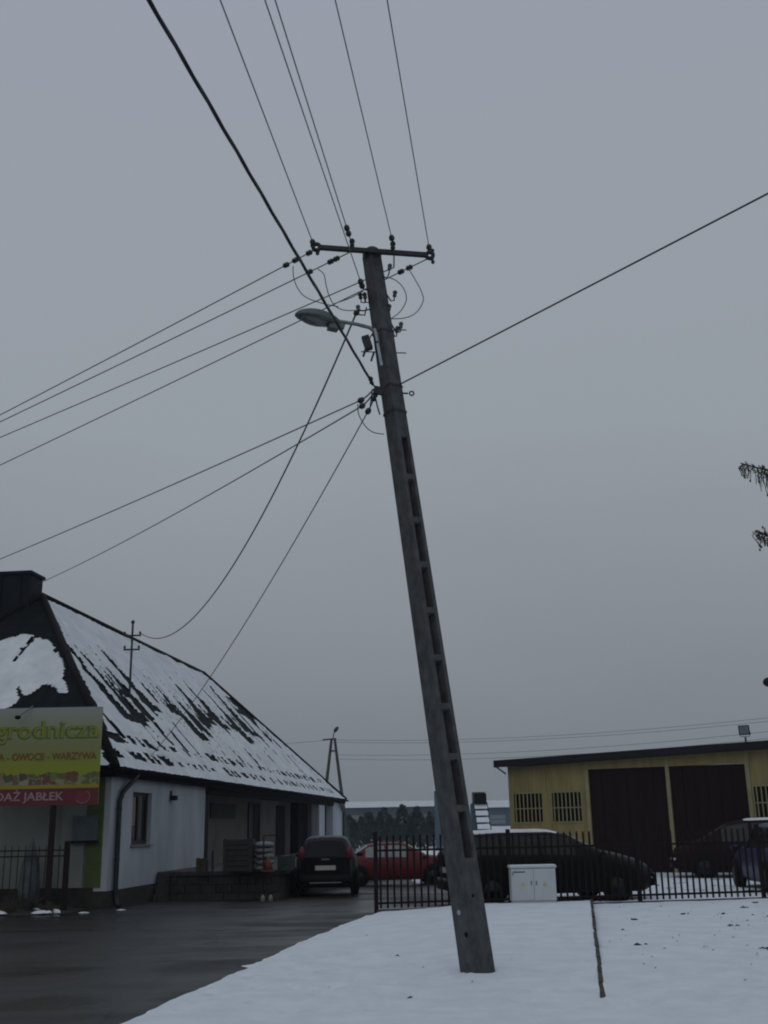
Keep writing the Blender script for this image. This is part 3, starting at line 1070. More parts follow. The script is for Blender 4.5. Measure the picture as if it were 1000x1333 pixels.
def on_dock(s, t, z=0.602):
    v = Matrix.Rotation(BROT, 3, 'Z') @ Vector((s, t, 0))
    return (BX + v.x, BY + v.y, z)


# things on the dock
def crate(loc, w, d, h, label, m=WOODC, rz=0.0, slats=6, name='pallet_crate', cat='crate', group=None):
    c = thing(name, label, cat, loc, rz, group)
    MB().box(-w / 2 + 0.03, w / 2 - 0.03, -d / 2 + 0.03, d / 2 - 0.03, 0.06, h - 0.02).build('crate_body', m, c)
    for i in range(slats):
        z = 0.02 + (h - 0.04) * i / slats
        hh = (h - 0.04) / slats * 0.82
        MB().box(-w / 2, w / 2, -d / 2, -d / 2 + 0.028, z, z + hh).build('slat', m, c)
        MB().box(w / 2 - 0.028, w / 2, -d / 2 + 0.03, d / 2, z, z + hh).build('slat', m, c)
    for sx in (-1, 1):
        MB().box(sx * (w / 2 - 0.05) - 0.04, sx * (w / 2 - 0.05) + 0.04, -d / 2 - 0.02, -d / 2 - 0.001, 0, h).build('upright', m, c)
    return c


crate((-3.72, 27.75, 0.602), 0.72, 0.9, 0.78, 'tall dark slatted crate stacked on the dock in front of the porch wall', rz=0.05)
crate((-2.60, 28.15, 0.602), 0.40, 0.45, 0.36, 'small dark teal crate right of the orange cone on the dock', m=TEALB, slats=3, name='teal_crate')
crate((-4.62, 27.7, 0.602), 0.26, 0.3, 0.34, 'small ochre box at the left end of the dock by the dark post', m=OCHRE, slats=2, name='ochre_box', cat='box')
for i in range(5):
    m_ = MB()
    m_.ellipsoid((0, 0, 0), (0.25, 0.36, 0.085), 14, 8)
    o = m_.build('filled_sack', SACK, None, True, loc=(-3.12 + random.uniform(-0.03, 0.03), 27.8, 0.602 + 0.072 + i * 0.135), rot=(0, 0, 0.1 * random.uniform(-1, 1)))
    words_ = ['bottom', 'second', 'middle', 'fourth', 'topmost'][i]
    tag(o, f'white filled sack, {words_} one from the ground of the stack of five on the dock', 'sack', 'stack of white sacks on the dock')
cn = thing('traffic_cone', 'orange cone with pale tip standing on the dock edge', 'cone', (-2.98, 26.9 + 0.55, 0.602))
MB().box(-0.15, 0.15, -0.15, 0.15, 0, 0.03).build('cone_base', ORANGE, cn)
MB().lathe([(0.03, 0.12), (0.30, 0.055)], n=12).build('cone_body', ORANGE, cn, True)
MB().lathe([(0.30, 0.055), (0.40, 0.032), (0.42, 0.01)], n=12).build('cone_tip', PLASTW, cn, True)
hand = thing('dock_handrail', 'short dark metal rail post beside the sacks on the dock', 'post', (-3.08, 27.35, 0.602))
MB().tube([(0, 0, 0), (0, 0, 0.86)], 0.022, 6).build('post', STEEL, hand)
MB().tube([(0, 0, 0.84), (0.25, 0.3, 0.84)], 0.022, 6).build('rail', STEEL, hand)
MB().tube([(-1.25, 0.1, 0), (-1.25, 0.1, 0.5)], 0.03, 6).build('post', STEEL, hand)
for i, (x, y) in enumerate(((-2.98, 26.42), (-2.80, 26.44))):
    o = MB().lathe([(0, 0.055), (0.10, 0.05), (0.16, 0.02)], n=8).build('marker_block', PLASTW, None, True, loc=(x, y, gz(x, y)))
    tag(o, ['left', 'right'][i] + ' of two small white marker stones on the asphalt at the dock foot', 'marker', 'white marker stones at the dock')

# ------------------------------------------------------------------ billboard
SGX, SGY = -6.21, 23.9
SG = thing('shop_signboard', 'big green and yellow garden shop hoarding with red strip on brown posts', 'sign', (-9.585, SGY, 2.16), R(-0.8))
sw = 3.33
bd = MB().box(0, sw, 0, 0.03, 0, 2.08).build('board', SIGNM, SG)
MB().box(0.0, sw, -0.006, -0.001, 0.0, 0.355).build('red_strip', SIGNR, SG)
for a in (0.82, 2.30):
    MB().box(a, a + 0.11, 0.035, 0.12, -2.3, 2.05).build('post', RUSTP, SG)
MB().bar((0.05, 0.05, 0.3), (sw - 0.05, 0.05, 0.3), 0.04).build('rail', RUSTP, SG)
MB().bar((0.05, 0.05, 1.7), (sw - 0.05, 0.05, 1.7), 0.04).build('rail', RUSTP, SG)
# sign lamp on its little arm
la = MB().tube([(1.78, 0.0, 2.12), (1.70, -0.10, 2.02), (1.58, -0.2, 1.90)], 0.014, 6).build('sign_lamp', LAMPGLASS, SG)
MB().ellipsoid((1.54, -0.22, 1.86), (0.07, 0.05, 0.045)).build('lamp_shade', BLACK, la, True)


def text(body, size, x, z, m, parent, y=-0.008, align='LEFT', ext=0.002, bold=0.0, shear=0.0, name='lettering', sx=1.0):
    cu = bpy.data.curves.new(name, 'FONT')
    cu.body = body
    cu.size = size
    cu.align_x = align
    cu.extrude = ext
    cu.offset = bold
    cu.shear = shear
    cu.resolution_u = 3
    tmp = bpy.data.objects.new('tmp', cu)
    COL.objects.link(tmp)
    dg = bpy.context.evaluated_depsgraph_get()
    me = bpy.data.meshes.new_from_object(tmp.evaluated_get(dg))
    bpy.data.objects.remove(tmp)
    me.materials.clear()
    me.materials.append(m)
    o_ = bpy.data.objects.new(name, me)
    COL.objects.link(o_)
    o_.parent = parent
    o_.location = (x, y, z)
    o_.rotation_euler = (math.pi / 2, 0, 0)
    # fit to width sx if given
    if sx != 1.0:
        w = max(v.co.x for v in me.vertices) - min(v.co.x for v in me.vertices)
        o_.scale = (sx / w, 1, 1)
    return o_


text('Ogrodnicza', 0.52, 0.51, 1.42, TXTGD, SG, y=-0.005, bold=0.018, sx=2.76)
text('Ogrodnicza', 0.52, 0.52, 1.43, TXTG, SG, y=-0.011, bold=0.0, sx=2.74)
text('NASIONA - OWOCE - WARZYWA', 0.21, 0.42, 0.96, TXTR, SG, bold=0.004, sx=2.82)
text('SPRZEDAŻ JABŁEK', 0.24, 0.36, 0.11, TXTW, SG, y=-0.010, bold=0.004, sx=2.22)
ap = MB()
ap.add([(3.0 + 0.15 * math.cos(t) * (1 - 0.12 * max(0, math.sin(t)) ** 6), -0.012, 0.17 + 0.135 * math.sin(t) * (1 - 0.25 * max(0, math.sin(t)) ** 14)) for t in [2 * math.pi * i / 28 for i in range(28)]], [tuple(range(28))])
ap.build('apple_print', APPLE, SG)
rg = MB()
pts = [(3.0 + 0.152 * math.cos(t), -0.013, 0.17 + 0.137 * math.sin(t)) for t in [R(-150 + 12 * i) for i in range(18)]]
rg.tube(pts, 0.006, 4)
rg.build('apple_outline', TXTW, SG)

# ------------------------------------------------------------------ left railing fence with its post, bed and shrubs
LF = thing('garden_fence', 'thin grey picket railing behind the hoarding posts', 'fence', (-6.98, 24.30, 0), R(176.5))
MB().box(-0.05, 0.05, -0.05, 0.05, -0.1, 1.42).build('fence_post', RUSTP, LF)
for z in (0.22, 1.10, 1.22):
    MB().box(0.05, 5.2, -0.014, 0.014, z, z + 0.03).build('rail', FENCEG, LF)
pk = None
for i in range(33):
    x = 0.17 + i * 0.152
    h = 1.36 + 0.03 * math.sin(i)
    if pk is None:
        pm = MB().tube([(0, 0, 0.1), (0, 0, 1.3), (0, 0, 1.36)], [0.011, 0.011, 0.001], 5)
        pk = pm.build('picket', FENCEG, LF, loc=(x, -0.03, 0))
    else:
        inst(pk, 'picket', LF, (x, -0.03, 0.0 + 0.02 * math.sin(i * 1.7)))
for x in (2.55, 5.2):
    MB().box(x - 0.035, x + 0.035, -0.035, 0.035, -0.1, 1.42).build('fence_post', FENCEG, LF)


def shrub(name, label, loc, r, h, m, n=60, group=None, cat='shrub'):
    t = thing(name, label, cat, loc, random.random() * 3, group)
    m_ = MB()
    for i in range(n):
        a = random.random() * 6.28
        q = r * random.random() ** 0.6
        hh = h * random.uniform(0.5, 1.0) * (1 - 0.4 * q / r)
        b = Vector((math.cos(a) * q * 0.2, math.sin(a) * q * 0.2, 0))
        e_ = Vector((math.cos(a) * q, math.sin(a) * q, hh))
        mid = (b + e_) / 2 + Vector((random.gauss(0, 0.02), random.gauss(0, 0.02), 0.05))
        m_.tube([b, mid, e_], [0.006, 0.005, 0.002], 3)
    m_.build('stalks', m, t)
    return t


shrub('dry_shrub', 'low leafless shrub at the foot of the left railing, nearest the picture edge', (-7.9, 23.6, 0), 0.35, 0.45, DRY)
shrub('dry_shrub', 'tuft of brown stalks between the hoarding post and the fence post', (-7.1, 23.55, 0), 0.28, 0.30, DRY)
shrub('dry_shrub', 'tangled grey twigs beside the wrapped plant under the hoarding', (-7.55, 23.75, 0), 0.30, 0.55, LARCH)
wr = thing('wrapped_plant', 'upright plant wrapped in blue grey fleece behind the left railing', 'plant', (-7.85, 24.62, 0))
MB().lathe([(0.05, 0.16), (0.4, 0.24), (0.9, 0.20), (1.25, 0.10), (1.5, 0.02)], n=12).build('fleece', FLEECE, wr, True)
MB().tube([(0, 0, -0.05), (0, 0, 0.08)], 0.03, 6).build('stem', BARK, wr)
# strip of soil with scraps of snow
o = grid('planting_bed', EARTH, rng(-14, -6.7, 0.15), rng(23.3, 25.0, 0.15), lambda x, y: -0.012 + (0.06 + 0.03 * fbm(x, y, 1.7, 3)) * sm(23.25, 23.65, y + 0.08 * N(x, 0, 2, 2)) * sm(-6.75, -7.15, x))
kind(o, 'structure')
tag(o, 'dark soil bed along the foot of the left railing')
clumps = [(-8.05, 23.32, 0.26, 0.06), (-8.3, 23.36, 0.15, 0.06), (-7.13, 23.28, 0.20, 0.055), (-7.0, 23.3, 0.08, 0.045), (-6.82, 23.3, 0.07, 0.05), (-7.05, 23.75, 0.16, 0.05), (-6.35, 23.55, 0.12, 0.02), (-7.5, 24.0, 0.14, 0.06), (-5.7, 24.1, 0.10, 0.02)]
for i, (x, y, r_, h_) in enumerate(clumps):
    m_ = MB()
    nu = 16
    vs = [(0, 0, h_)]
    for ring, (k1, k2) in enumerate(((0.35, 0.9), (0.7, 0.6), (1.0, 0.0))):
        for j in range(nu):
            t = 2 * math.pi * j / nu
            q = 1 + 0.35 * N(math.cos(t) * 1.3 + i * 3, math.sin(t) * 1.3, 1.2, i)
            vs.append((r_ * k1 * q * math.cos(t), r_ * 0.45 * k1 * q * math.sin(t), h_ * k2 + 0.01 * N(j, ring, 1, i)))
    fs = [(0, 1 + j, 1 + (j + 1) % nu) for j in range(nu)]
    for ring in range(2):
        for j in range(nu):
            a, b = 1 + ring * nu + j, 1 + ring * nu + (j + 1) % nu
            fs.append((a, a + nu, b + nu, b))
    m_.add(vs, fs)
    if i == 0:
        cl_all = MB()
    cl_all.add([(vx + x, vy + y, vz + 0.03 * (x < -6.75)) for vx, vy, vz in vs], fs)
o = cl_all.build('snow_remnants', SNOWROOF, None, True)
kind(o, 'stuff')
tag(o, 'small dirty remnants of snow along the left bed', 'snow')

# ------------------------------------------------------------------ yellow industrial shed on the right
ax, ay = 4.116, 38.4
SROT = math.atan2(-0.441, 0.898)
SH = thing('yellow_shed', 'yellow sheet metal garage building with two big brown doors', 'building', (ax, ay, 0), SROT)


def zz(z):
    return 1.6 + (z - 1.6) * 1.2


SL = 14.0
TOPL, TOPSL = zz(3.17), (zz(3.36) - zz(3.17)) / (7.24 * 1.2)    # wall top rises to the right


def ztop(s):
    return TOPL + TOPSL * s


d1, d2, d3, d4 = 2.86, 5.43, 5.55, 7.93      # door edges
wa0, wa1, wb0, wb1 = 0.13, 1.24, 1.49, 2.60
wz_0, wz_1 = zz(1.60), zz(2.41)
pan = 0
SHB = -0.3


def panel(s0, s1, z0, z1f, m=YEL, nm='wall_panel'):
    """ribbed steel panel, trapezoid top"""
    m_ = MB()
    za, zb = (z1f(s0), z1f(s1)) if callable(z1f) else (z1f, z1f)
    g = 0.006
    m_.prism([(s0 + g, z0), (s1 - g, z0), (s1 - g, zb), (s0 + g, za)], 0.0, 0.12)
    n_ = max(1, int((s1 - s0) / 0.28))
    for i in range(n_):
        c = s0 + (s1 - s0) * (i + 0.5) / n_
        m_.box(c - 0.03, c + 0.03, -0.014, -0.0005, z0 + 0.01, min(za, zb) - 0.01)
    return m_.build(nm, m, SH)


panel(0, 1.36, wz_1 + 0.06, ztop)
panel(1.36, d1 - 0.12, wz_1 + 0.06, ztop)
panel(0, wa0, SHB, wz_1 + 0.059)
panel(wa1, wb0, SHB, wz_1 + 0.059)
panel(wb1, d1 - 0.12, SHB, wz_1 + 0.059)
panel(wa0, wa1, SHB, wz_0)
panel(wb0, wb1, SHB, wz_0)
DT = zz(3.02)
for a, b in ((d1 - 0.12, d1), (d2, d3), (d4, d4 + 0.13)):
    MB().prism([(a, SHB), (b, SHB), (b, ztop(b) - 0.003), (a, ztop(a) - 0.003)], -0.04, 0.13).build('door_jamb', YTRIM, SH)
for a, b in ((d1, d2), (d3, d4)):
    MB().prism([(a, DT), (b, DT), (b, ztop(b)), (a, ztop(a))], -0.02, 0.12).build('lintel', YEL, SH)
    dr = MB().box(a + 0.01, b - 0.01, 0.06, 0.11, SHB, DT - 0.01).build('garage_door', BROWN, SH)
    k = 6
    for i in range(k):
        q0 = a + 0.02 + (b - a - 0.04) * i / k
        q1 = a + 0.02 + (b - a - 0.04) * (i + 1) / k
        MB().box(q0 + 0.008, q1 - 0.008, 0.035, 0.059, SHB, DT - 0.03).build('door_plank', BROWN, dr)
    MB().box((a + b) / 2 + 0.05, (a + b) / 2 + 0.09, 0.0, 0.034, 1.0, 1.25).build('handle', STEEL, dr)
s0 = d4 + 0.13
rw = [(8.02, 9.1), (9.3, 10.4)]
panel(s0, 9.2, wz_1 + 0.06, ztop)
panel(9.2, 10.5, wz_1 + 0.06, ztop)
panel(10.5, 12.0, wz_1 + 0.06, ztop)
panel(12.0, SL, SHB, ztop)
panel(9.2, 9.32, SHB, wz_1 + 0.059)
panel(10.45, 12.0, SHB, wz_1 + 0.059)
panel(s0, 9.2, SHB, wz_0)
panel(9.32, 10.45, SHB, wz_0)


def barred_window(a, b):
    w_ = MB()
    w_.box(a, a + 0.05, -0.01, 0.05, wz_0, wz_1 + 0.058).box(b - 0.05, b, -0.01, 0.05, wz_0, wz_1 + 0.058)
    w_.box(a + 0.05, b - 0.05, -0.01, 0.05, wz_0, wz_0 + 0.05).box(a + 0.05, b - 0.05, -0.01, 0.05, wz_1 + 0.01, wz_1 + 0.058)
    w = w_.build('window', YTRIM, SH)
    MB().box(a + 0.05, b - 0.05, 0.06, 0.07, wz_0 + 0.05, wz_1 + 0.01).build('pane', GLASSD, w)
    MB().box(a + 0.05, b - 0.05, -0.035, -0.012, (wz_0 + wz_1) / 2 - 0.015, (wz_0 + wz_1) / 2 + 0.02).build('mullion', YTRIM, w)
    n_ = 8
    for i in range(1, n_):
        c = a + (b - a) * i / n_
        MB().box(c - 0.018, c + 0.018, -0.06, -0.036, wz_0 - 0.01, wz_1 + 0.05).build('bar', YTRIM, w)


barred_window(wa0, wa1)
barred_window(wb0, wb1)
barred_window(s0 + 0.01, 9.19)
barred_window(9.33, 10.44)
# side wall, roof, fascia, downpipe
MB().box(0.0, 0.12, 0.125, 8.0, SHB, TOPL - 0.01).build('side_wall', YEL, SH)
MB().box(SL - 0.12, SL, 0.125, 8.0, SHB, TOPL).build('side_wall', YEL, SH)
MB().box(0.125, SL - 0.125, 7.9, 8.0, SHB, TOPL - 0.01).build('back_wall', YEL, SH)
MB().prism([(-0.35, ztop(-0.35) + 0.0), (SL + 0.3, ztop(SL) + 0.0), (SL + 0.3, ztop(SL) + 0.24), (-0.35, ztop(-0.35) + 0.24)], -0.42, -0.34).build('fascia', FASC, SH)
MB().prism([(-0.33, ztop(-0.35) + 0.06), (SL + 0.28, ztop(SL) + 0.06), (SL + 0.28, ztop(SL) + 0.2), (-0.33, ztop(-0.35) + 0.2)], -0.338, 8.3).build('roof', FASC, SH)
MB().bar((-0.30, -0.30, TOPL + 0.02), (-0.06, -0.02, TOPL - 0.22), 0.04).build('eave_brace', FASC, SH)
MB().prism([(-0.25, ztop(-0.35) + 0.203), (SL + 0.2, ztop(SL) + 0.203), (SL + 0.2, ztop(SL) + 0.225), (-0.25, ztop(-0.35) + 0.225)], -0.1, 8.2).build('roof_snow', SNOWROOF, SH)
# floodlight on the edge of the roof
fx = 8.1
v = Matrix.Rotation(SROT, 3, 'Z') @ Vector((fx, -0.38, 0))
FL = thing('floodlight', 'black square floodlight on a short stalk at the shed roof edge', 'floodlight', (ax + v.x, ay + v.y, ztop(fx) + 0.24), SROT)
MB().tube([(0, 0, 0), (0, 0, 0.14)], 0.03, 8).build('stalk', STEEL, FL)
MB().tube([(-0.14, 0, 0.30), (-0.14, 0, 0.16), (0.14, 0, 0.16), (0.14, 0, 0.30)], 0.012, 5).build('bracket', GALV, FL)
bevel(MB().add([(-0.17, -0.10, 0.20), (0.17, -0.10, 0.20), (0.17, 0.08, 0.22), (-0.17, 0.08, 0.22), (-0.17, -0.16, 0.50), (0.17, -0.16, 0.50), (0.12, 0.06, 0.46), (-0.12, 0.06, 0.46)],
               [(0, 3, 2, 1), (4, 5, 6, 7), (0, 1, 5, 4), (1, 2, 6, 5), (2, 3, 7, 6), (3, 0, 4, 7)]).build('housing', BLACK, FL), 0.01)
MB().add([(-0.14, -0.115, 0.23), (0.14, -0.115, 0.23), (0.14, -0.166, 0.47), (-0.14, -0.166, 0.47)], [(0, 1, 2, 3)]).build('lens', GRGLASS, FL)

# ------------------------------------------------------------------ cars
def tab(t, x):
    for (x0, v0), (x1, v1) in zip(t, t[1:]):
        if x <= x1:
            f = 0 if x1 == x0 else (x - x0) / (x1 - x0)
            f = max(0.0, f)
            return v0 + (v1 - v0) * f
    return t[-1][1]


def car(name, label, loc, rz, paint, L, Wd, top, belt, roof_r, wheels, wind, sidew, rearw=None, snow=None, group='parked cars', tail=True, plate=True, wr=0.31, tl=None, glass=GLASSD):
    """x from rear (0) to front (L); top/belt = [(x, z)] profiles; wind = (x0, x1) windscreen; sidew = [(xa, xb)...]"""
    c = thing(name, label, 'car', loc, rz, group)
    hw = Wd / 2

    def hwid(x):
        e = min(x, L - x)
        return hw * (0.80 + 0.20 * sm(-0.05, 0.55, e))

    def sec(x):
        w = hwid(x)
        zt, zb = tab(top, x), tab(belt, x)
        zb = min(zb, zt - 0.02)
        lift = 0.10 * (1 - sm(0, 0.35, min(x, L - x)))
        cab = sm(0.03, 0.30, zt - zb)
        wr_ = w * (0.94 - cab * roof_r)
        z0 = 0.20 + lift
        return [(w * 0.90, z0), (w * 0.985, z0 + 0.12), (w, (z0 + zb) / 2 + 0.03), (w * 0.985, zb - 0.06), (w * 0.955, zb),
                (w * 0.955 + (wr_ - w * 0.955) * 0.5 + 0.012, zb + (zt - zb) * 0.48), (wr_, zt - 0.045 * cab - 0.01), (wr_ * 0.82, zt - 0.005), (wr_ * 0.4, zt + 0.012), (0, zt + 0.016)]
    xs_ = sorted(set([0.0, 0.02, 0.06] + rng(0.12, L - 0.12, 0.12) + [L - 0.06, L - 0.02, L] + [p[0] for p in top]))
    rings = []
    for x in xs_:
        h = sec(x)
        rings.append([(x, -y, z) for y, z in h] + [(x, y, z) for y, z in reversed(h[:-1])])
    n_ = len(rings[0])
    vs = [p for r_ in rings for p in r_]
    fs = []
    for i in range(len(rings) - 1):
        for k in range(n_ - 1):
            a = i * n_ + k
            fs.append((a, a + 1, a + 1 + n_, a + n_))
        fs.append((i * n_, (i + 1) * n_, (i + 1) * n_ + n_ - 1, i * n_ + n_ - 1))
    fs.append(tuple(range(n_)))
    fs.append(tuple(range((len(rings) - 1) * n_, len(rings) * n_)))
    MB().add(vs, fs).build('body', paint, c, True)

    def strip(x0, x1, k0, k1, side, nm, m, off=0.008, parent=c, inset=0.06):
        """a patch of the body surface between section points k0..k1, lifted off it"""
        xx = rng(x0, x1, 0.1)
        kk = rng(k0, k1, 0.5)
        vs_, fs_ = [], []
        for x in xx:
            h = sec(x)
            for k in kk:
                i = min(int(k), len(h) - 2)
                f = k - i
                y = h[i][0] + (h[i + 1][0] - h[i][0]) * f
                z = h[i][1] + (h[i + 1][1] - h[i][1]) * f
                vs_.append((x, side * (y + off), z + (off if k > 6 else 0)))
        w = len(kk)
        for i in range(len(xx) - 1):
            for j in range(w - 1):
                a = i * w + j
                fs_.append((a, a + 1, a + 1 + w, a + w))
        return MB().add(vs_, fs_).build(nm, m, parent, True)
    for a, b in sidew:
        for sd_ in (-1, 1):
            strip(a, b, 4.12, 5.85, sd_, 'side_window', glass)
    # windscreen and rear window: full-width patches over the sloping top
    def glass_top(x0, x1, nm):
        vs_, fs_ = [], []
        xx = rng(x0, x1, 0.08)
        for x in xx:
            h = sec(x)
            ys_ = [h[6][0] * 0.93, h[7][0], h[8][0], 0, -h[8][0], -h[7][0], -h[6][0] * 0.93]
            zs_ = [h[6][1] + 0.012, h[7][1], h[8][1], h[9][1], h[8][1], h[7][1], h[6][1] + 0.012]
            for y, z in zip(ys_, zs_):
                vs_.append((x, y, z + 0.012))
        for i in range(len(xx) - 1):
            for j in range(6):
                a = i * 7 + j
                fs_.append((a, a + 1, a + 8, a + 7))
        return MB().add(vs_, fs_).build(nm, glass, c, True)
    glass_top(wind[0], wind[1], 'windscreen')
    if rearw:
        glass_top(rearw[0], rearw[1], 'rear_window')
    if snow:
        vs_, fs_ = [], []
        xx = rng(snow[0], snow[1], 0.15)
        for i, x in enumerate(xx):
            h = sec(x)
            e = 0.005 if i in (0, len(xx) - 1) else 0.026
            for y, z, q in ((h[6][0] * 0.9, h[6][1], 0.0), (h[7][0], h[7][1], 1), (h[8][0], h[8][1], 1.1), (0, h[9][1], 1), (-h[8][0], h[8][1], 1.1), (-h[7][0], h[7][1], 1), (-h[6][0] * 0.9, h[6][1], 0)):
                vs_.append((x, y, z + 0.004 + e * q + 0.008 * N(x, y, 2, 1)))
        for i in range(len(xx) - 1):
            for j in range(6):
                a = i * 7 + j
                fs_.append((a, a + 1, a + 8, a + 7))
        MB().add(vs_, fs_).build('roof_snow', SNOWROOF, c, True)
    for wx in wheels:
        for sd_ in (-1, 1):
            yy = sd_ * (hw - 0.11)
            arch = MB().lathe([(0, wr + 0.055), (0.02, wr + 0.06)], (wx, sd_ * (hw * 0.985), wr + 0.02), (0, sd_, 0), 20).build('wheel_arch', BLACK, c, False)
            w = MB().lathe([(-0.10, wr * 0.8), (-0.09, wr * 0.97), (0, wr), (0.10, wr * 0.97), (0.115, wr * 0.8), (0.12, wr * 0.62)], (0, 0, 0), (0, sd_, 0), 22).build('wheel', RUBBER, c, True, loc=(wx, yy + sd_ * 0.045, wr))
            MB().lathe([(0.121, wr * 0.62), (0.105, wr * 0.5), (0.115, wr * 0.15), (0.12, 0.01)], (0, 0, 0), (0, sd_, 0), 14).build('rim', RIM, w, True)
    # bumpers
    for x0, sg in ((0.0, -1), (L, 1)):
        vs_ = []
        m_ = MB()
        w = hwid(0.05)
        pts_ = [(x0 + sg * (-0.02), w * 0.99), (x0 + sg * 0.035, w * 0.86), (x0 + sg * 0.055, w * 0.4), (x0 + sg * 0.055, -w * 0.4), (x0 + sg * 0.035, -w * 0.86), (x0 + sg * (-0.02), -w * 0.99)]
        m_.add([(a, b, 0.30) for a, b in pts_] + [(a, b, 0.52) for a, b in pts_] + [(x0 - sg * 0.1, b, 0.30) for a, b in pts_] + [(x0 - sg * 0.1, b, 0.54) for a, b in pts_],
               [(i, i + 1, i + 7, i + 6) for i in range(5)] + [(i + 6, i + 7, i + 19, i + 18) for i in range(5)] + [(i, i + 12, i + 13, i + 1) for i in range(5)])
        m_.build('bumper', paint if paint is not CARK else BLACK, c, True)
    for sd_ in (-1, 1):
        zb = tab(belt, L - 0.3)
        MB().ellipsoid((L - 0.12, sd_ * hwid(L - 0.1) * 0.78, min(zb, tab(top, L - 0.15)) - 0.14), (0.15, 0.16, 0.075)).build('headlight', HEADL, c, True)
        if tail:
            if tl:
                z0, z1, xw = tl
            else:
                z0, z1, xw = 0.70, 0.92, 0.11
            w = hwid(0.03)
            xo = lambda z: 0.0
            m_ = MB()
            m_.ellipsoid((0.03, sd_ * (w - 0.035), (z0 + z1) / 2), (0.06, xw, (z1 - z0) / 2), 12, 8)
            m_.build('tail_light', TAIL, c, True)
        MB().ellipsoid((wind[0] + (wind[1] - wind[0]) * 0.95, sd_ * (hw + 0.07), tab(belt, wind[0]) + 0.04), (0.07, 0.10, 0.06)).build('wing_mirror', paint, c, True)
    if plate:
        zp = 0.64
        p_ = MB().box(-0.035, -0.012, -0.26, 0.26, zp, zp + 0.11).build('number_plate', NUMP, c)
    return c


# the dark hatchback by the dock, seen from behind
hb_top = [(0.0, 0.96), (0.04, 1.02), (0.10, 1.16), (0.22, 1.38), (0.36, 1.475), (0.7, 1.51), (1.5, 1.52), (2.1, 1.48), (2.9, 1.02), (3.3, 0.95), (3.65, 0.84), (3.8, 0.66)]
hb_belt = [(0, 0.94), (0.3, 0.95), (2.6, 0.90), (3.8, 0.60)]
hy = 28.75
hatch = car('hatchback_car', 'dark hatchback with red tail lights parked beside the dock, seen from behind', (-1.66, hy, gz(-1.66, hy)), R(91.0), CARK, 3.8, 1.57, [(x, z if z < 1.1 else 1.1 + (z - 1.1) * 0.85) for x, z in hb_top], hb_belt, 0.26,
            (0.65, 3.1), (2.15, 2.85), [(0.55, 1.3), (1.38, 2.2)], tl=(0.86, 1.22, 0.085))
# rear window of the hatch lies on the steep tailgate
MB().add([(0.062, -0.53, 1.04), (0.062, 0.53, 1.04), (0.225, 0.44, 1.32), (0.225, -0.44, 1.32)], [(0, 1, 2, 3)]).build('rear_window', GRGLASS if False else GLASSD, hatch)
MB().bar((-0.02, -0.1, 0.90), (-0.02, 0.1, 0.90), 0.03, 0.03).build('badge', GALV, hatch)
MB().bar((-0.05, -0.4, 0.34), (-0.05, 0.4, 0.34), 0.02, 0.025).build('bumper_trim', GALV, hatch)

# the long dark estate parked along the fence
est_top = [(0.0, 0.98), (0.05, 1.08), (0.25, 1.36), (0.45, 1.42), (1.2, 1.45), (2.3, 1.445), (2.75, 1.39), (3.55, 1.03), (3.9, 0.98), (4.4, 0.85), (4.65, 0.74), (4.75, 0.56)]
est_belt = [(0, 0.96), (0.5, 0.97), (3.4, 0.92), (4.75, 0.5)]
fa = math.atan(0.1775)
ex, ey = 1.13, 24.05
est = car('estate_car', 'long black estate car with snow on its roof parked just behind the fence', (ex, ey, gz(3.5, 24.4)), fa, CARB, 4.75, 1.78, est_top, est_belt, 0.24,
    (0.85, 3.75), (2.78, 3.48), [(0.35, 1.10), (1.18, 2.0), (2.08, 2.85)], rearw=(0.06, 0.24), snow=(0.4, 2.55), tl=(0.75, 0.98, 0.09), glass=GLASSM)
est.scale = (0.93, 1, 1)

# the red saloon seen through the railings
sal_top = [(0.0, 0.80), (0.06, 0.93), (0.55, 0.99), (1.15, 1.34), (1.5, 1.40), (2.2, 1.40), (2.5, 1.34), (3.15, 0.98), (3.6, 0.92), (4.1, 0.80), (4.2, 0.60)]
sal_belt = [(0, 0.78), (0.6, 0.92), (3.0, 0.90), (4.2, 0.55)]
car('saloon_car', 'red saloon car standing behind the left end of the brown fence', (-1.95, 39.0, gz(0, 39.5)), R(4), CARR, 4.2, 1.66, sal_top, sal_belt, 0.22,
    (0.8, 3.35), (2.5, 3.08), [(1.05, 1.7), (1.78, 2.5)], rearw=(0.62, 1.12), tl=(0.66, 0.84, 0.1), glass=GRGLASS)

# maroon people carrier in front of the right-hand door
mpv_top = [(0.0, 1.0), (0.05, 1.15), (0.2, 1.48), (0.45, 1.56), (1.4, 1.60), (2.3, 1.58), (2.7, 1.50), (3.5, 1.08), (3.9, 0.99), (4.2, 0.80), (4.3, 0.58)]
mpv_belt = [(0, 0.98), (0.5, 0.99), (3.4, 0.96), (4.3, 0.52)]
car('people_carrier', 'maroon people carrier with a snowy roof parked before the right hand garage door', (12.45, 32.3, 0.0), R(180 - 14), CARM, 4.3, 1.76, mpv_top, mpv_belt, 0.22,
    (0.8, 3.4), (2.75, 3.42), [(0.35, 1.10), (1.2, 2.0), (2.1, 2.85)], rearw=(0.06, 0.2), snow=(0.6, 2.2), tl=(0.8, 1.1, 0.09), glass=GLASSM)

car('blue_hatchback', 'dark blue hatchback at the right edge of the picture behind the fence', (9.22, 24.75, 0.0), R(88), CARBL, 3.9, 1.68, hb_top, hb_belt, 0.24,
    (0.65, 3.1), (2.15, 2.85), [(0.55, 1.3), (1.38, 2.2)], rearw=(0.08, 0.24), tl=(0.92, 1.16, 0.13))

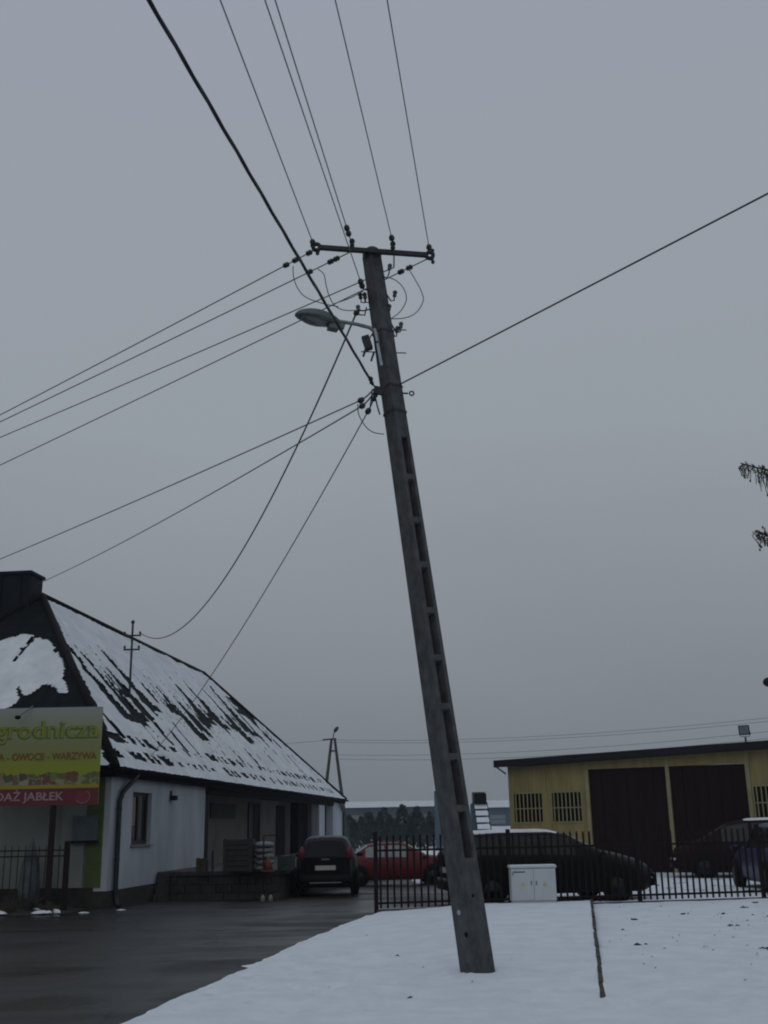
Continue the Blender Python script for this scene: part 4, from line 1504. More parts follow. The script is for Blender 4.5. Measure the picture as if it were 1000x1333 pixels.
# ------------------------------------------------------------------ brown metal fence
FX0, FX1 = -0.29, 10.2
flen = (FX1 - FX0) / math.cos(fa)
FE = thing('metal_fence', 'dark brown metal picket fence across the yard behind the utility cabinet', 'fence', (FX0, 21.80, 0), fa)
MB().box(0, flen, -0.04, 0.04, -0.1, 0.075).build('plinth', CONCD, FE)
for z in (0.17, 1.13):
    MB().box(0, flen, -0.02, 0.02, z, z + 0.04).build('rail', FENCEB, FE)
pst = None
x = 0.0
while x < flen + 0.1:
    if pst is None:
        pst = MB().box(-0.035, 0.035, -0.035, 0.035, -0.1, 1.50).build('fence_post', FENCEB, FE, loc=(x, 0.0, 0))
        pst.data.materials.clear()
        pst.data.materials.append(FENCEB)
    else:
        inst(pst, 'fence_post', FE, (x, 0, 0))
    x += 2.66
pk = None
n_p = int(flen / 0.133)
for i in range(n_p):
    x = 0.085 + i * 0.133
    if min(abs(x - k * 2.66) for k in range(6)) < 0.05:
        continue
    if pk is None:
        pk = MB().prism([(-0.02, 0.10), (0.02, 0.10), (0.02, 1.40), (0.0, 1.44), (-0.02, 1.40)], -0.034, -0.0215).build('picket', FENCEB, FE, loc=(x, 0, 0))
    else:
        inst(pk, 'picket', FE, (x, 0, random.uniform(-0.006, 0.006)), rot=(0, random.uniform(-0.004, 0.004), 0))

# ------------------------------------------------------------------ utility cabinet
CX, CY = 2.74, 21.86
cbz = 0.04
UC = thing('utility_cabinet', 'pale grey two door electricity cabinet in the snow before the fence', 'cabinet', (CX, CY, cbz), R(1.0))
bevel(MB().box(-0.41, 0.41, 0.0, 0.32, -0.05, 0.13).build('plinth', CAB, UC), 0.006)
bevel(MB().box(-0.43, 0.43, -0.01, 0.33, 0.134, 0.735).build('cabinet_body', CAB, UC), 0.008)
bevel(MB().box(-0.455, 0.455, -0.04, 0.36, 0.737, 0.775).build('cabinet_roof', CAB, UC), 0.01)
MB().box(-0.44, 0.44, -0.03, 0.34, 0.777, 0.79).build('cap_snow', SNOW, UC)
for sx in (-1, 1):
    a, b = (-0.42, -0.004) if sx < 0 else (0.004, 0.42)
    dr = bevel(MB().box(a, b, -0.026, -0.0105, 0.15, 0.72).build('cabinet_door', CAB, UC), 0.004)
    MB().add([((a + b) / 2 - 0.05, -0.028, 0.40), ((a + b) / 2 + 0.05, -0.028, 0.40), ((a + b) / 2, -0.028, 0.49)], [(0, 1, 2)]).build('warning_sticker', CABY, dr)
    MB().box(sx * 0.05 - 0.012, sx * 0.05 + 0.012, -0.034, -0.027, 0.42, 0.50).build('lock', GALV, dr)
MB().box(-0.37, -0.16, -0.0275, -0.0265, 0.655, 0.675).build('name_plate', BLACK, UC)
MB().tube([(-0.40, -0.03, 0.60), (-0.39, -0.04, 0.66), (-0.36, -0.03, 0.68)], 0.006, 4).build('cable_tie', BLACK, UC)

# ------------------------------------------------------------------ the leaning concrete pole
PY = 12.96
base = Vector((0.94, 12.49, -0.15))
topc = Vector((-0.100, PY, 8.98))
axis = (topc - base).normalized()
PL = (topc - base).length
P = thing('utility_pole', 'tall leaning slotted concrete power pole rising from the snow', 'pole', (0.915, PY, 0.0))
TH = R(50)
# cross-section axes: left face looks to the lower left of the camera, right face carries the slots
ex_ = Vector((math.cos(-TH), math.sin(-TH), 0))
ex_ = (ex_ - axis * ex_.dot(axis)).normalized()      # along the plain left-front face
ey_ = Vector((math.cos(R(90) - TH), math.sin(R(90) - TH), 0))
ey_ = (ey_ - axis * ey_.dot(axis)).normalized()      # along the slotted right-front face


def pole_size(l):
    f = l / PL
    return 0.27 - 0.085 * f, 0.285 - 0.095 * f


def pp(l, u, v):
    """point on the shaft: l along, u,v in -1..1 across"""
    a, b = pole_size(l)
    return base + axis * l + ex_ * (a / 2 * u) + ey_ * (b / 2 * v) - Vector((0.915, PY, 0.0))


ls = [0.0]
slots = []
l = 1.22 + 0.15
while l < 6.45:
    slots.append((l, l + 0.545))
    l += 0.575
levels = [0.0]
for a, b in slots:
    levels += [a, b]
levels += [7.3, PL]
rows = []
for a, b in zip(levels, levels[1:]):
    k = max(1, int((b - a) / 0.5))
    for i in range(k):
        rows.append((a + (b - a) * i / k, a + (b - a) * (i + 1) / k, (a, b) in slots))
sh = MB()
ck = 0.93
for a, b, is_slot in rows:
    # plain faces with chamfered corners
    c8 = lambda l_: [pp(l_, -ck, -1), pp(l_, ck, -1), pp(l_, 1, -ck), pp(l_, 1, ck), pp(l_, ck, 1), pp(l_, -ck, 1), pp(l_, -1, ck), pp(l_, -1, -ck)]
    lo_, hi_ = c8(a), c8(b)
    for k in range(8):
        if is_slot and k in (2, 6):
            continue
        k2 = (k + 1) % 8
        sh.add([lo_[k], lo_[k2], hi_[k2], hi_[k]], [(0, 1, 2, 3)])
    if is_slot:
        for sgn in (1, -1):
            q = 0.48
            dd = 0.9
            dl = 0.02
            o1 = [pp(a, sgn, -ck), pp(a, sgn, ck), pp(b, sgn, ck), pp(b, sgn, -ck)]
            i1 = [pp(a + dl, sgn, -q), pp(a + dl, sgn, q), pp(b - dl, sgn, q), pp(b - dl, sgn, -q)]
            i2 = [pp(a + dl * 2, sgn * (1 - dd), -q * 0.8), pp(a + dl * 2, sgn * (1 - dd), q * 0.8), pp(b - dl * 2, sgn * (1 - dd), q * 0.8), pp(b - dl * 2, sgn * (1 - dd), -q * 0.8)]
            for k in range(4):
                k2 = (k + 1) % 4
                sh.add([o1[k], o1[k2], i1[k2], i1[k]], [(0, 1, 2, 3)])
                sh.add([i1[k], i1[k2], i2[k2], i2[k]], [(0, 1, 2, 3)])
            sh.add(i2, [(0, 1, 2, 3)])
tp = [pp(PL, -ck, -1), pp(PL, ck, -1), pp(PL, 1, -ck), pp(PL, 1, ck), pp(PL, ck, 1), pp(PL, -ck, 1), pp(PL, -1, ck), pp(PL, -1, -ck)]
sh.add(tp, [tuple(range(8))])
so = sh.build('shaft', CONC, P)
bm = bmesh.new()
bm.from_mesh(so.data)
bmesh.ops.remove_doubles(bm, verts=bm.verts, dist=0.0005)
bmesh.ops.recalc_face_normals(bm, faces=bm.faces)
bm.to_mesh(so.data)
bm.free()


def at(x, z, y=PY):
    return Vector((x - 0.915, y - PY, z))


# domed cap
MB().ellipsoid(at(-0.095, 8.995), (0.13, 0.125, 0.125), 16, 10).build('pole_cap', STEEL, P, True)
# crossarm: two channels with bolts and end shackles
FY = PY - 0.15
A0, A1 = at(-0.80, 9.045, FY), at(0.64, 8.90, FY)
arm = MB().bar(A0, A1, 0.055, 0.058).build('crossarm', STEEL, P)
# bolted clamp plate
clampb = MB().bar(at(-0.18, 8.975, FY - 0.035), at(-0.01, 8.955, FY - 0.035), 0.012, 0.05).build('crossarm_clamp', STEEL, P)


def ringshape(c, r_, rr, nm, m, parent, yax=(0, 1, 0)):
    pts = [Vector(c) + Vector((math.cos(t) * r_, 0, math.sin(t) * r_)) for t in [2 * math.pi * i / 14 for i in range(15)]]
    return MB().tube(pts, rr, 6, caps=False).build(nm, m, parent, True)


for c in (at(-0.835, 9.05, FY), at(0.675, 8.895, FY)):
    r1 = ringshape(c, 0.046, 0.028, 'end_shackle', STEEL, P)
# insulators: shackle/pin type
INS_PROF = [(0, 0.012), (0.02, 0.014), (0.03, 0.036), (0.055, 0.042), (0.07, 0.026), (0.09, 0.044), (0.12, 0.046), (0.14, 0.03), (0.15, 0.012)]
INS_PROF = [(a * 0.9, b * 0.8) for a, b in INS_PROF]


def insul(x, z, ax_, m=PORC, scale=1.0, y=FY, nm='insulator'):
    return MB().lathe([(a * scale, b * scale) for a, b in INS_PROF], at(x, z, y), ax_, 10).build(nm, m, P, True)


up_ = (0.02, -0.1, 1)
insul(-0.36, 9.02, up_, STEEL, 1.05)
insul(0.185, 8.97, up_, STEEL, 1.05)
insul(-0.865, 9.0, (-0.3, 0, 0.9), STEEL, 0.8)
insul(-0.80, 9.02, (-0.3, 0, -0.9), STEEL, 0.7)
insul(0.70, 8.86, (0.2, 0, -0.9), STEEL, 0.7)
insul(0.70, 8.90, (0.2, 0, 0.9), STEEL, 0.7)
# hooks with insulators on the flanks of the pole
for (hx, hz_, ix, iz, m) in ((0.05, 8.66, 0.13, 8.72, GREENPORC), (0.08, 8.46, 0.19, 8.32, PORC), (0.13, 8.05, 0.26, 7.86, GREENPORC), (0.14, 7.98, 0.21, 7.80, PORC), (0.06, 8.16, 0.11, 8.12, PORC), (-0.17, 8.42, -0.25, 8.30, STEEL),
                             (-0.15, 8.20, -0.28, 8.12, GREENPORC), (-0.10, 8.38, -0.19, 8.30, PORC)):
    MB().tube([at(hx - 0.03, hz_, PY - 0.05), at((hx + ix) / 2 + 0.01, min(hz_, iz) - 0.04, PY - 0.06), at(ix, iz - 0.03, PY - 0.06), at(ix, iz + 0.02, PY - 0.06)], 0.010, 6).build('hook', STEEL, P)
    insul(ix, iz, (0.15 if ix > 0 else -0.15, 0, 1), m, 0.85, PY - 0.06)
for (x0, z0, x1, z1) in ((0.0, 7.54, 0.33, 7.53), (-0.26, 7.56, 0.0, 7.55), (0.1, 7.86, 0.34, 7.86), (0.05, 7.70, 0.17, 7.69)):
    MB().tube([at(x0, z0, PY - 0.05), at(x1, z1, PY - 0.05)], 0.008, 5).build('step_bolt', STEEL, P)
# fuse box and conduit
fb = bevel(MB().bar(at(-0.205, 7.74, PY - 0.12), at(-0.15, 7.56, PY - 0.12), 0.11, 0.10).build('fuse_box', STEEL, P), 0.01)
MB().tube([at(-0.20, 7.56, PY - 0.12), at(-0.23, 7.46, PY - 0.12)], 0.016, 5).build('fuse_lead', PORC, fb)
MB().tube([at(-0.14, 7.72, PY - 0.12), at(-0.10, 7.80, PY - 0.12), at(-0.06, 7.74, PY - 0.14)], 0.010, 5).build('fuse_lead', GALV, fb)
MB().tube([at(-0.13, 7.40, PY - 0.1), at(-0.09, 7.52, PY - 0.12)], 0.014, 5).build('fuse_lead', STEEL, fb)
yf = PY - 0.235
MB().bar(at(-0.075, 7.80, yf), at(-0.045, 7.62, yf), 0.030, 0.012).build('conduit_plate', PLATE, P)
MB().bar(at(-0.042, 7.59, yf), at(0.005, 7.28, yf), 0.034, 0.012).build('conduit_plate', PLATE, P)
# steel straps
for l_ in (8.02, 7.22, 6.86):
    a, b = pole_size(l_)
    m_ = MB()
    e = 1.04
    c4 = lambda q: [pp(q, -e, -e), pp(q, e, -e), pp(q, e, e), pp(q, -e, e)]
    lo_, hi_ = c4(l_ - 0.018), c4(l_ + 0.018)
    m_.add(lo_ + hi_, [(i, (i + 1) % 4, (i + 1) % 4 + 4, i + 4) for i in range(4)])
    m_.build('strap', STEEL, P)
# bracket for the cables at mid height
MB().bar(at(-0.10, 6.96, PY - 0.2), at(0.02, 6.93, PY - 0.2), 0.05, 0.10).build('cable_bracket', STEEL, P)
for (x, z, ax_, s_) in ((-0.12, 7.03, (-0.2, -0.2, 0.9), 0.9), (-0.06, 6.93, (-0.5, 0, -0.9), 1.0)):
    insul(x, z, ax_, STEEL, s_, PY - 0.17)
MB().tube([at(0.2, 6.955, PY - 0.08), at(0.34, 6.94, PY - 0.1)], 0.012, 5).build('eye_hook', STEEL, P)
ringshape(at(0.385, 6.94, PY - 0.1), 0.028, 0.010, 'eye_hook', STEEL, P)
MB().tube([at(-0.08, 6.86, PY - 0.16), at(-0.06, 6.75, PY - 0.16), at(-0.03, 6.64, PY - 0.14)], 0.010, 5).build('cable_tail', BLACKCABLE, P)
MB().tube([at(-0.12, 6.98, PY - 0.17), at(-0.135, 6.85, PY - 0.17), at(-0.15, 6.75, PY - 0.17)], 0.008, 5).build('cable_tail', BLACKCABLE, P)
# links that tie the line ends back to the bracket and the crossarm
for a_, b_ in ((at(-0.25, 6.86, PY - 0.12), at(-0.10, 6.97, PY - 0.2)), (at(-0.24, 6.78, PY - 0.12), at(-0.09, 6.93, PY - 0.2)), (at(-0.16, 6.74, PY - 0.1), at(-0.08, 6.92, PY - 0.2)),
               (at(-0.30, 8.14, PY - 0.08), at(-0.13, 8.17, PY - 0.05)), (at(0.20, 8.90, PY + 0.16), at(0.20, 8.94, FY)), (at(-0.22, 8.44, PY - 0.1), at(-0.10, 8.46, PY - 0.05)),
               (at(-0.11, 7.04, PY - 0.18), at(-0.05, 6.97, PY - 0.2)), (at(0.22, 7.06, PY - 0.1), at(0.10, 7.0, PY - 0.12))):
    MB().tube([a_, (a_ + b_) / 2 - Vector((0, 0, 0.012)), b_], 0.010, 5).build('tie_link', STEEL, P)
# number plate near the foot and bolt holes
MB().lathe([(0, 0.028), (0.004, 0.026)], pp(0.85, -0.1, -1.005), -ey_, 12).build('marker_disc', PLATE, P)
MB().lathe([(0, 0.022), (0.003, 0.02)], pp(1.0, 1.004, -0.2), ex_, 10).build('bolt_hole', BLACK, P)
MB().lathe([(0, 0.03), (0.003, 0.028)], pp(0.62, 0.4, -1.006), -ey_, 9).build('bolt_hole', BLACK, P)

# ------------------------------------------------------------------ street lamp
SLP = thing('street_lamp', 'grey oval street lamp head on a short bent arm fixed to the concrete pole', 'street lamp', (-0.06, PY - 0.12, 7.78))


def sl(x, y, z):
    return Vector((x + 0.06, y - PY + 0.12, z - 7.78))


MB().tube([sl(-0.02, PY - 0.14, 7.62), sl(-0.04, PY - 0.15, 7.76), sl(-0.14, PY - 0.18, 7.84), sl(-0.3, PY - 0.24, 7.86), sl(-0.60, PY - 0.36, 7.865)], 0.024, 10).build('lamp_arm', GALV, SLP, True)
ctr = sl(-0.79, PY - 0.45, 7.825)
dirv = Vector((-1, -0.32, 0.13)).normalized()
sidev = dirv.cross(Vector((0, 0, 1))).normalized()
upv = sidev.cross(dirv).normalized()
if upv.z < 0:
    upv = -upv
rot3 = Matrix((dirv, sidev, upv)).transposed()


def lamp_shell(z_sign, hgt, nm, m, lens=1.0, wid=1.0):
    vs, fs = [], []
    nu, nv = 22, 7
    for j in range(nv + 1):
        ph = (math.pi / 2) * j / nv
        for i in range(nu):
            th = 2 * math.pi * i / nu
            x = math.cos(th) * math.cos(ph)
            y = math.sin(th) * math.cos(ph)
            taper = 0.72 + 0.28 * sm(-1, 0.2, x) if x < 0 else 1.0 - 0.12 * x
            vs.append(ctr + rot3 @ Vector((x * 0.315 * lens, y * 0.165 * taper * wid, z_sign * hgt * math.sin(ph))))
    for j in range(nv):
        for i in range(nu):
            a, b = j * nu + i, j * nu + (i + 1) % nu
            fs.append((a, a + nu, b + nu, b))
    return MB().add(vs, fs).build(nm, m, SLP, True)


lamp_shell(1, 0.135, 'lamp_housing', LAMPBODY)
lamp_shell(-1, 0.03, 'lamp_rim', LAMPBODY, 0.995, 0.99)
# bowl under the front two thirds
m_ = MB()
m_.ellipsoid(ctr + rot3 @ Vector((0.05, 0, -0.020)), (0.19, 0.105, 0.055), 16, 8, rot3)
m_.build('lamp_bowl', LAMPGLASS, SLP, True)
bevel(MB().bar(ctr + rot3 @ Vector((-0.13, 0, -0.055)), ctr + rot3 @ Vector((-0.27, 0, -0.05)), 0.13, 0.07).build('gear_box', LAMPGLASS, SLP), 0.012)
MB().bar(ctr + rot3 @ Vector((-0.22, 0, -0.0)), ctr + rot3 @ Vector((-0.34, 0, -0.02)), 0.10, 0.07).build('arm_socket', LAMPBODY, SLP)


# ------------------------------------------------------------------ wires
def sagline(a, b, sag, n=24):
    a, b = Vector(a), Vector(b)
    return [a.lerp(b, t) - Vector((0, 0, 4 * sag * t * (1 - t))) for t in [i / n for i in range(n + 1)]]


def wire(a, b, sag, r_, label, m=WIRE, name='power_wire', n=24, group=None, ends=None):
    """a wire is its own thing; strain insulators threaded on it are its parts"""
    pts = sagline(a, b, sag, n)
    o_ = thing(name, label, 'wire', a, 0, group)
    a = Vector(a)
    MB().tube([p_ - a for p_ in pts], r_, 5).build('conductor', m, o_, True)
    for d_ in (ends or []):
        tot = (Vector(b) - a).length
        t = d_ / tot
        c = a.lerp(Vector(b), t) - Vector((0, 0, 4 * sag * t * (1 - t)))
        dr_ = (Vector(b) - a).normalized()
        MB().lathe([(-0.05, 0.01), (-0.04, 0.03), (-0.015, 0.04), (0, 0.022), (0.015, 0.04), (0.04, 0.03), (0.05, 0.01)], c - a, dr_, 8).build('insulator', PORC, o_, True)
    return o_


def extend(a, e, k):
    a, e = Vector(a), Vector(e)
    return a + (e - a) * k


# overhead lines coming towards and over the camera: (pole point, point where it leaves the frame)
ov = [((-0.86, FY, 9.05), (-1.396, 8.143, 8.92), 0.010, [0.14], 'overhead wire from the left end of the crossarm, leftmost single one at the top'),
      ((-0.37, FY, 9.12), (-0.922, 8.38, 9.12), 0.010, [0.22, 0.36], 'overhead wire from the pin left of the pole top, right one of the close pair'),
      ((0.19, FY, 9.08), (-0.355, 8.171, 8.95), 0.009, [0.16], 'overhead wire from the pin right of the pole top'),
      ((0.68, FY, 8.93), (0.124, 8.071, 8.82), 0.009, [0.16], 'overhead wire from the right end of the crossarm, rightmost at the top'),
      ((-0.22, PY - 0.1, 8.44), (-0.907, 7.484, 8.32), 0.009, [0.10, 0.22], 'overhead wire passing behind the crossarm to the pole flank, left of the close pair')]
for a, e, r_, ends, lab in ov:
    wire(a, extend(a, e, 8.0), 0.15, r_ * 0.72, lab, group='overhead wires running towards the camera', ends=ends)

# twisted black bundle
a = Vector((-0.11, PY - 0.18, 7.04))
e = Vector((-1.456, 5.901, 6.98))
bdl = thing('cable_bundle', 'thick twisted black cable bundle climbing to the top left over the camera', 'cable', a)
far_ = extend(a, e, 5.0)
nseg = 420
for k in range(3):
    pts = []
    for i in range(nseg + 1):
        t = i / nseg
        q = a.lerp(far_, t) - Vector((0, 0, 4 * 0.25 * t * (1 - t))) - a
        ang = t * 36 * 0.9 / 0.9 * 2 * math.pi / 2 + k * 2 * math.pi / 3
        q += Vector((math.cos(ang) * 0.009, 0, math.sin(ang) * 0.009))
        pts.append(q)
    MB().tube(pts, 0.0088, 5).build('strand', BLACKCABLE, bdl, True)

wire((0.22, PY - 0.1, 7.06), extend((0.22, PY - 0.1, 7.06), (3.60, 8.70, 7.145), 4.0), 0.02, 0.0098, 'black cable running from the pole up to the right edge of the picture', BLACKCABLE, 'service_cable')

# four lines to the left
lf = [((-0.84, FY, 9.02), (0, 540), (-6.25, 16.5, 8.31), [0.12, 0.36, 0.52], 'top line of the four going left from the crossarm'),
      ((-0.36, FY, 8.98), (0, 552), (-6.42, 16.9, 8.33), [0.26, 0.36, 0.72], 'second line from the top of the four going left from the crossarm'),
      ((0.20, PY + 0.16, 8.90), (0, 572), (-6.65, 17.6, 8.32), [], 'third line from the top of the four going left, passing behind the pole'),
      ((0.665, FY + 0.02, 8.865), (0, 600), (-6.85, 18.18, 8.0), [0.32, 0.46], 'lowest line of the four going left, strung from the right crossarm end')]
for a, _, e, ends, lab in lf:
    wire(a, extend(a, e, 3.5), 0.10, 0.0085, lab, group='four lines going left from the crossarm', ends=ends)

# lower service lines
wire((-0.25, PY - 0.12, 6.86), extend((-0.25, PY - 0.12, 6.86), (-8.29, 22.444, 7.4), 2.2), 0.14, 0.0095, 'upper of the two low lines leaving the pole bracket towards the left edge', name='service_line', ends=[0.03])
wire((-0.24, PY - 0.12, 6.78), (-10.53, 31.6, 8.75), 0.12, 0.0100, 'low line from the pole bracket to the shop chimney', name='service_line', ends=[0.03])
wire((-0.16, PY - 0.1, 6.74), (-5.95, 26.95, 3.22), 0.35, 0.0085, 'thin drop line from the pole bracket down to the shop eave', name='drop_line', ends=[0.05])
wire((-0.30, PY - 0.08, 8.14), (mx + 0.24, my, 7.27), 1.55, 0.0125, 'slack black cable swinging from the pole down to the roof mast', BLACKCABLE, 'service_cable', n=40, ends=[0.04])


def jumper(pts, label, r_=0.007, m=WIRE, y=PY - 0.12):
    P_ = [Vector((x, y, z)) for x, z in pts]
    # smooth
    out_ = []
    n_ = len(P_)
    for i in range(n_ - 1):
        p0, p1, p2, p3 = P_[max(i - 1, 0)], P_[i], P_[i + 1], P_[min(i + 2, n_ - 1)]
        for k in range(6):
            t = k / 6
            out_.append(0.5 * ((2 * p1) + (p2 - p0) * t + (2 * p0 - 5 * p1 + 4 * p2 - p3) * t * t + (3 * p1 - p0 - 3 * p2 + p3) * t ** 3))
    out_.append(P_[-1])
    o_ = MB().tube([q - out_[0] for q in out_], r_, 5).build('jumper_wire', m, None, True, loc=out_[0])
    tag(o_, label, 'wire', 'jumper loops around the pole top')
    return o_


jumper([(0.39, 8.72), (0.47, 8.56), (0.55, 8.38), (0.57, 8.24), (0.48, 8.08), (0.33, 8.00), (0.14, 7.99)], 'widest jumper loop hanging on the right of the pole top')
jumper([(0.08, 8.60), (0.20, 8.56), (0.31, 8.44), (0.35, 8.27), (0.27, 8.10), (0.14, 7.99)], 'inner jumper loop right of the pole, inside the widest one')
jumper([(-1.15, 8.79), (-1.14, 8.62), (-1.08, 8.45), (-0.98, 8.33), (-0.78, 8.24), (-0.55, 8.18)], 'jumper loop above the lamp head on the left')
jumper([(-0.82, 8.74), (-0.74, 8.66), (-0.71, 8.50), (-0.67, 8.34), (-0.60, 8.20), (-0.48, 8.13), (-0.30, 8.12)], 'jumper loop dropping just left of the pole above the lamp arm')
jumper([(-0.31, 6.80), (-0.30, 6.66), (-0.22, 6.50), (-0.12, 6.41), (0.02, 6.38)], 'jumper loop curling under the low cable bracket')
jumper([(-0.62, 8.22), (-0.40, 8.30), (-0.22, 8.40)], 'short straight tie wire rising right from above the lamp to the pole')

# ------------------------------------------------------------------ distant A-frame pole and its lines
AP = thing('frame_pole', 'distant A-shaped concrete pole with a lamp behind the shop roof end', 'pole', (-4.05, 80, gz(-4, 80)))
MB().tube([(-1.1, 0, 0), (-0.10, 0, 8.15)], [0.17, 0.11], 6).build('pole_leg', CONCD, AP)
MB().tube([(1.15, 0, 0), (0.14, 0, 8.15)], [0.17, 0.11], 6).build('pole_leg', CONCD, AP)
MB().bar((-0.25, 0, 7.35), (0.25, 0, 7.35), 0.12).build('brace', CONCD, AP)
MB().bar((-0.75, 0, 8.15), (0.25, 0, 8.22), 0.10).build('crossarm', STEEL, AP)
lp = MB().tube([(0.0, 0, 8.2), (0.05, 0, 8.55), (0.18, 0, 8.75)], 0.04, 6).build('lamp_arm', STEEL, AP)
MB().ellipsoid((0.24, 0, 8.88), (0.26, 0.2, 0.14), 10, 6, Matrix.Rotation(-0.9, 3, 'Y')).build('lamp_head', STEEL, lp, True)
for z0, z1, lab in ((7.72, 7.25, 'upper'), (7.55, 7.05, 'second'), (6.65, 6.65, 'third'), (6.35, 6.25, 'lowest')):
    wire((-3.9, 80, z0), (32, 52.0, z1 + 0.5), 0.9, 0.012, f'{lab} of four faint distant lines crossing low behind the pole', name='distant_wire', group='distant wires from the frame pole')
wire((-4.6, 80, 7.7), (-60, 95.0, 8.6), 0.9, 0.013, 'faint distant line leaving the frame pole to the left', name='distant_wire')

# slim lamp post beyond the shed at the right picture edge
LPx = thing('tall_post', 'reddish post with dark lamp at the far right edge above the shed', 'lamp post', (14.20, 40, 0))
MB().tube([(0, 0, 0), (0, 0, 6.2)], [0.12, 0.08], 8).build('post', RUSTP, LPx)
MB().ellipsoid((-0.08, 0, 6.45), (0.24, 0.2, 0.18)).build('lamp_head', RUSTP, LPx, True)

# slim blue post left of the pole in the far yard
bp_ = thing('blue_post', 'slim blue grey post far away just left of the concrete pole', 'post', (4.05, 92, -0.42))
MB().box(-0.35, 0.35, -0.3, 0.3, 0, 4.75).build('post_shaft', HALLW, bp_)
MB().box(-0.45, 0.45, -0.35, 0.35, 4.752, 4.85).build('post_cap', SNOWROOF, bp_)

# ------------------------------------------------------------------ far halls
def hall(name, label, x0, x1, y, d, zw, zr, m, wins=0, g=-0.42):
    t = thing(name, label, 'building', (x0, y, g))
    w = x1 - x0
    for i in range(max(1, int(w / 6))):
        n_ = max(1, int(w / 6))
        MB().box(w * i / n_ + 0.02, w * (i + 1) / n_ - 0.02, 0, d, 0, zw).build('wall_panel', m, t)
    MB().add([(-0.5, -0.6, zw), (w + 0.5, -0.6, zw), (w + 0.5, d / 2, zr), (-0.5, d / 2, zr), (-0.5, d + 0.6, zw), (w + 0.5, d + 0.6, zw)], [(0, 1, 2, 3), (3, 2, 5, 4), (0, 3, 4), (1, 5, 2), (0, 4, 5, 1)]).build('roof', SNOWROOF, t)
    for i in range(wins):
        a = w * (i + 0.2) / wins
        q = MB().box(a, a + w / wins * 0.6, -0.06, -0.01, zw * 0.45, zw * 0.75).build('window', GRGLASS, t)
        MB().bar((a, -0.08, zw * 0.6), (a + w / wins * 0.6, -0.08, zw * 0.6), 0.08).build('frame', m, q)
    return t


hall('long_hall', 'long low blue grey hall with a snowy roof on the horizon behind the conifers', -12, 14, 200, 20, 5.3, 6.5, HALLW2, 6)
hall('blue_hall', 'blue hall with white roof peeping out left of the yellow shed', 14.5, 40, 180, 18, 4.6, 5.9, HALLW, 5)
hall('low_shed', 'small blue shed with snowy roof beside the slatted ramp', 6.3, 13, 62, 5, 1.55, 1.9, HALLW, 2)

# snow covered slatted ramp leaning on a dark stack
RP = thing('slatted_ramp', 'steep snow covered slatted ramp leaning against a dark stack', 'ramp', (5.05, 59.5, gz(5, 59.5)))
ga = -gz(5, 59.5)
for sx in (-0.36, 0.36):
    MB().bar((0.12 + sx, 0, 0.0), (-0.12 + sx, 1.2, 2.75 + ga), 0.06, 0.06).build('side_rail', STEEL, RP)
for i in range(9):
    f0 = i / 9
    z0, z1 = (2.75 + ga) * f0 + 0.03, (2.75 + ga) * (f0 + 0.086)
    xo = 0.12 - 0.24 * f0
    MB().add([(xo - 0.34, 1.2 * f0 - 0.05, z0), (xo + 0.34, 1.2 * f0 - 0.05, z0), (xo + 0.34, 1.2 * f0 + 0.08, z1), (xo - 0.34, 1.2 * f0 + 0.08, z1),
              (xo - 0.34, 1.2 * f0 + 0.02, z0 - 0.02), (xo + 0.34, 1.2 * f0 + 0.02, z0 - 0.02), (xo + 0.34, 1.2 * f0 + 0.14, z1 - 0.02), (xo - 0.34, 1.2 * f0 + 0.14, z1 - 0.02)],
             [(0, 1, 2, 3), (4, 7, 6, 5), (0, 4, 5, 1), (1, 5, 6, 2), (2, 6, 7, 3), (3, 7, 4, 0)]).build('slat', SNOW, RP)
MB().box(-0.50, 0.18, 1.3, 1.9, 0, 3.3 + ga).build('stack_tower', HALLW2, RP)
MB().box(-0.42, 0.22, 1.0, 1.28, 2.65 + ga, 3.22 + ga).build('tower_head', BLACK, RP)
MB().box(-0.62, -0.35, 1.25, 1.9, 0, 2.7 + ga).build('tower_side', HALLW, RP)


# ------------------------------------------------------------------ trees
def thuja_mesh(seed, h=1.0, r=0.16, n=900):
    rd = random.Random(seed)
    m_ = MB()
    for i in range(n):
        z = rd.random() ** 0.85
        prof = r * (0.55 + 0.75 * math.sin(min(1, z * 1.5 + 0.12) * math.pi * 0.5)) * (1 - max(0, z - 0.35) / 0.68) ** 0.75 if z > 0.35 else r * (0.75 + 0.9 * z)
        a = rd.random() * 6.283
        lump = 1 + 0.25 * math.sin(a * 3 + z * 17 + seed) + 0.2 * math.sin(z * 29 + a * 2)
        q = prof * lump * rd.uniform(0.55, 1.05)
        c = Vector((math.cos(a) * q, math.sin(a) * q, 0.04 + z * 0.96 * h))
        s = rd.uniform(0.010, 0.026)
        u = Vector((rd.gauss(0, 1), rd.gauss(0, 1), rd.gauss(0, 1))).normalized() * s
        v = Vector((rd.gauss(0, 0.5), rd.gauss(0, 0.5), 1.3)).normalized() * s * 1.7
        m_.add([c - u - v, c + u - v * 0.6, c + v, c - u * 0.8 + v * 0.5], [(0, 1, 2, 3)])
    return m_.mesh('crown', THUJA)


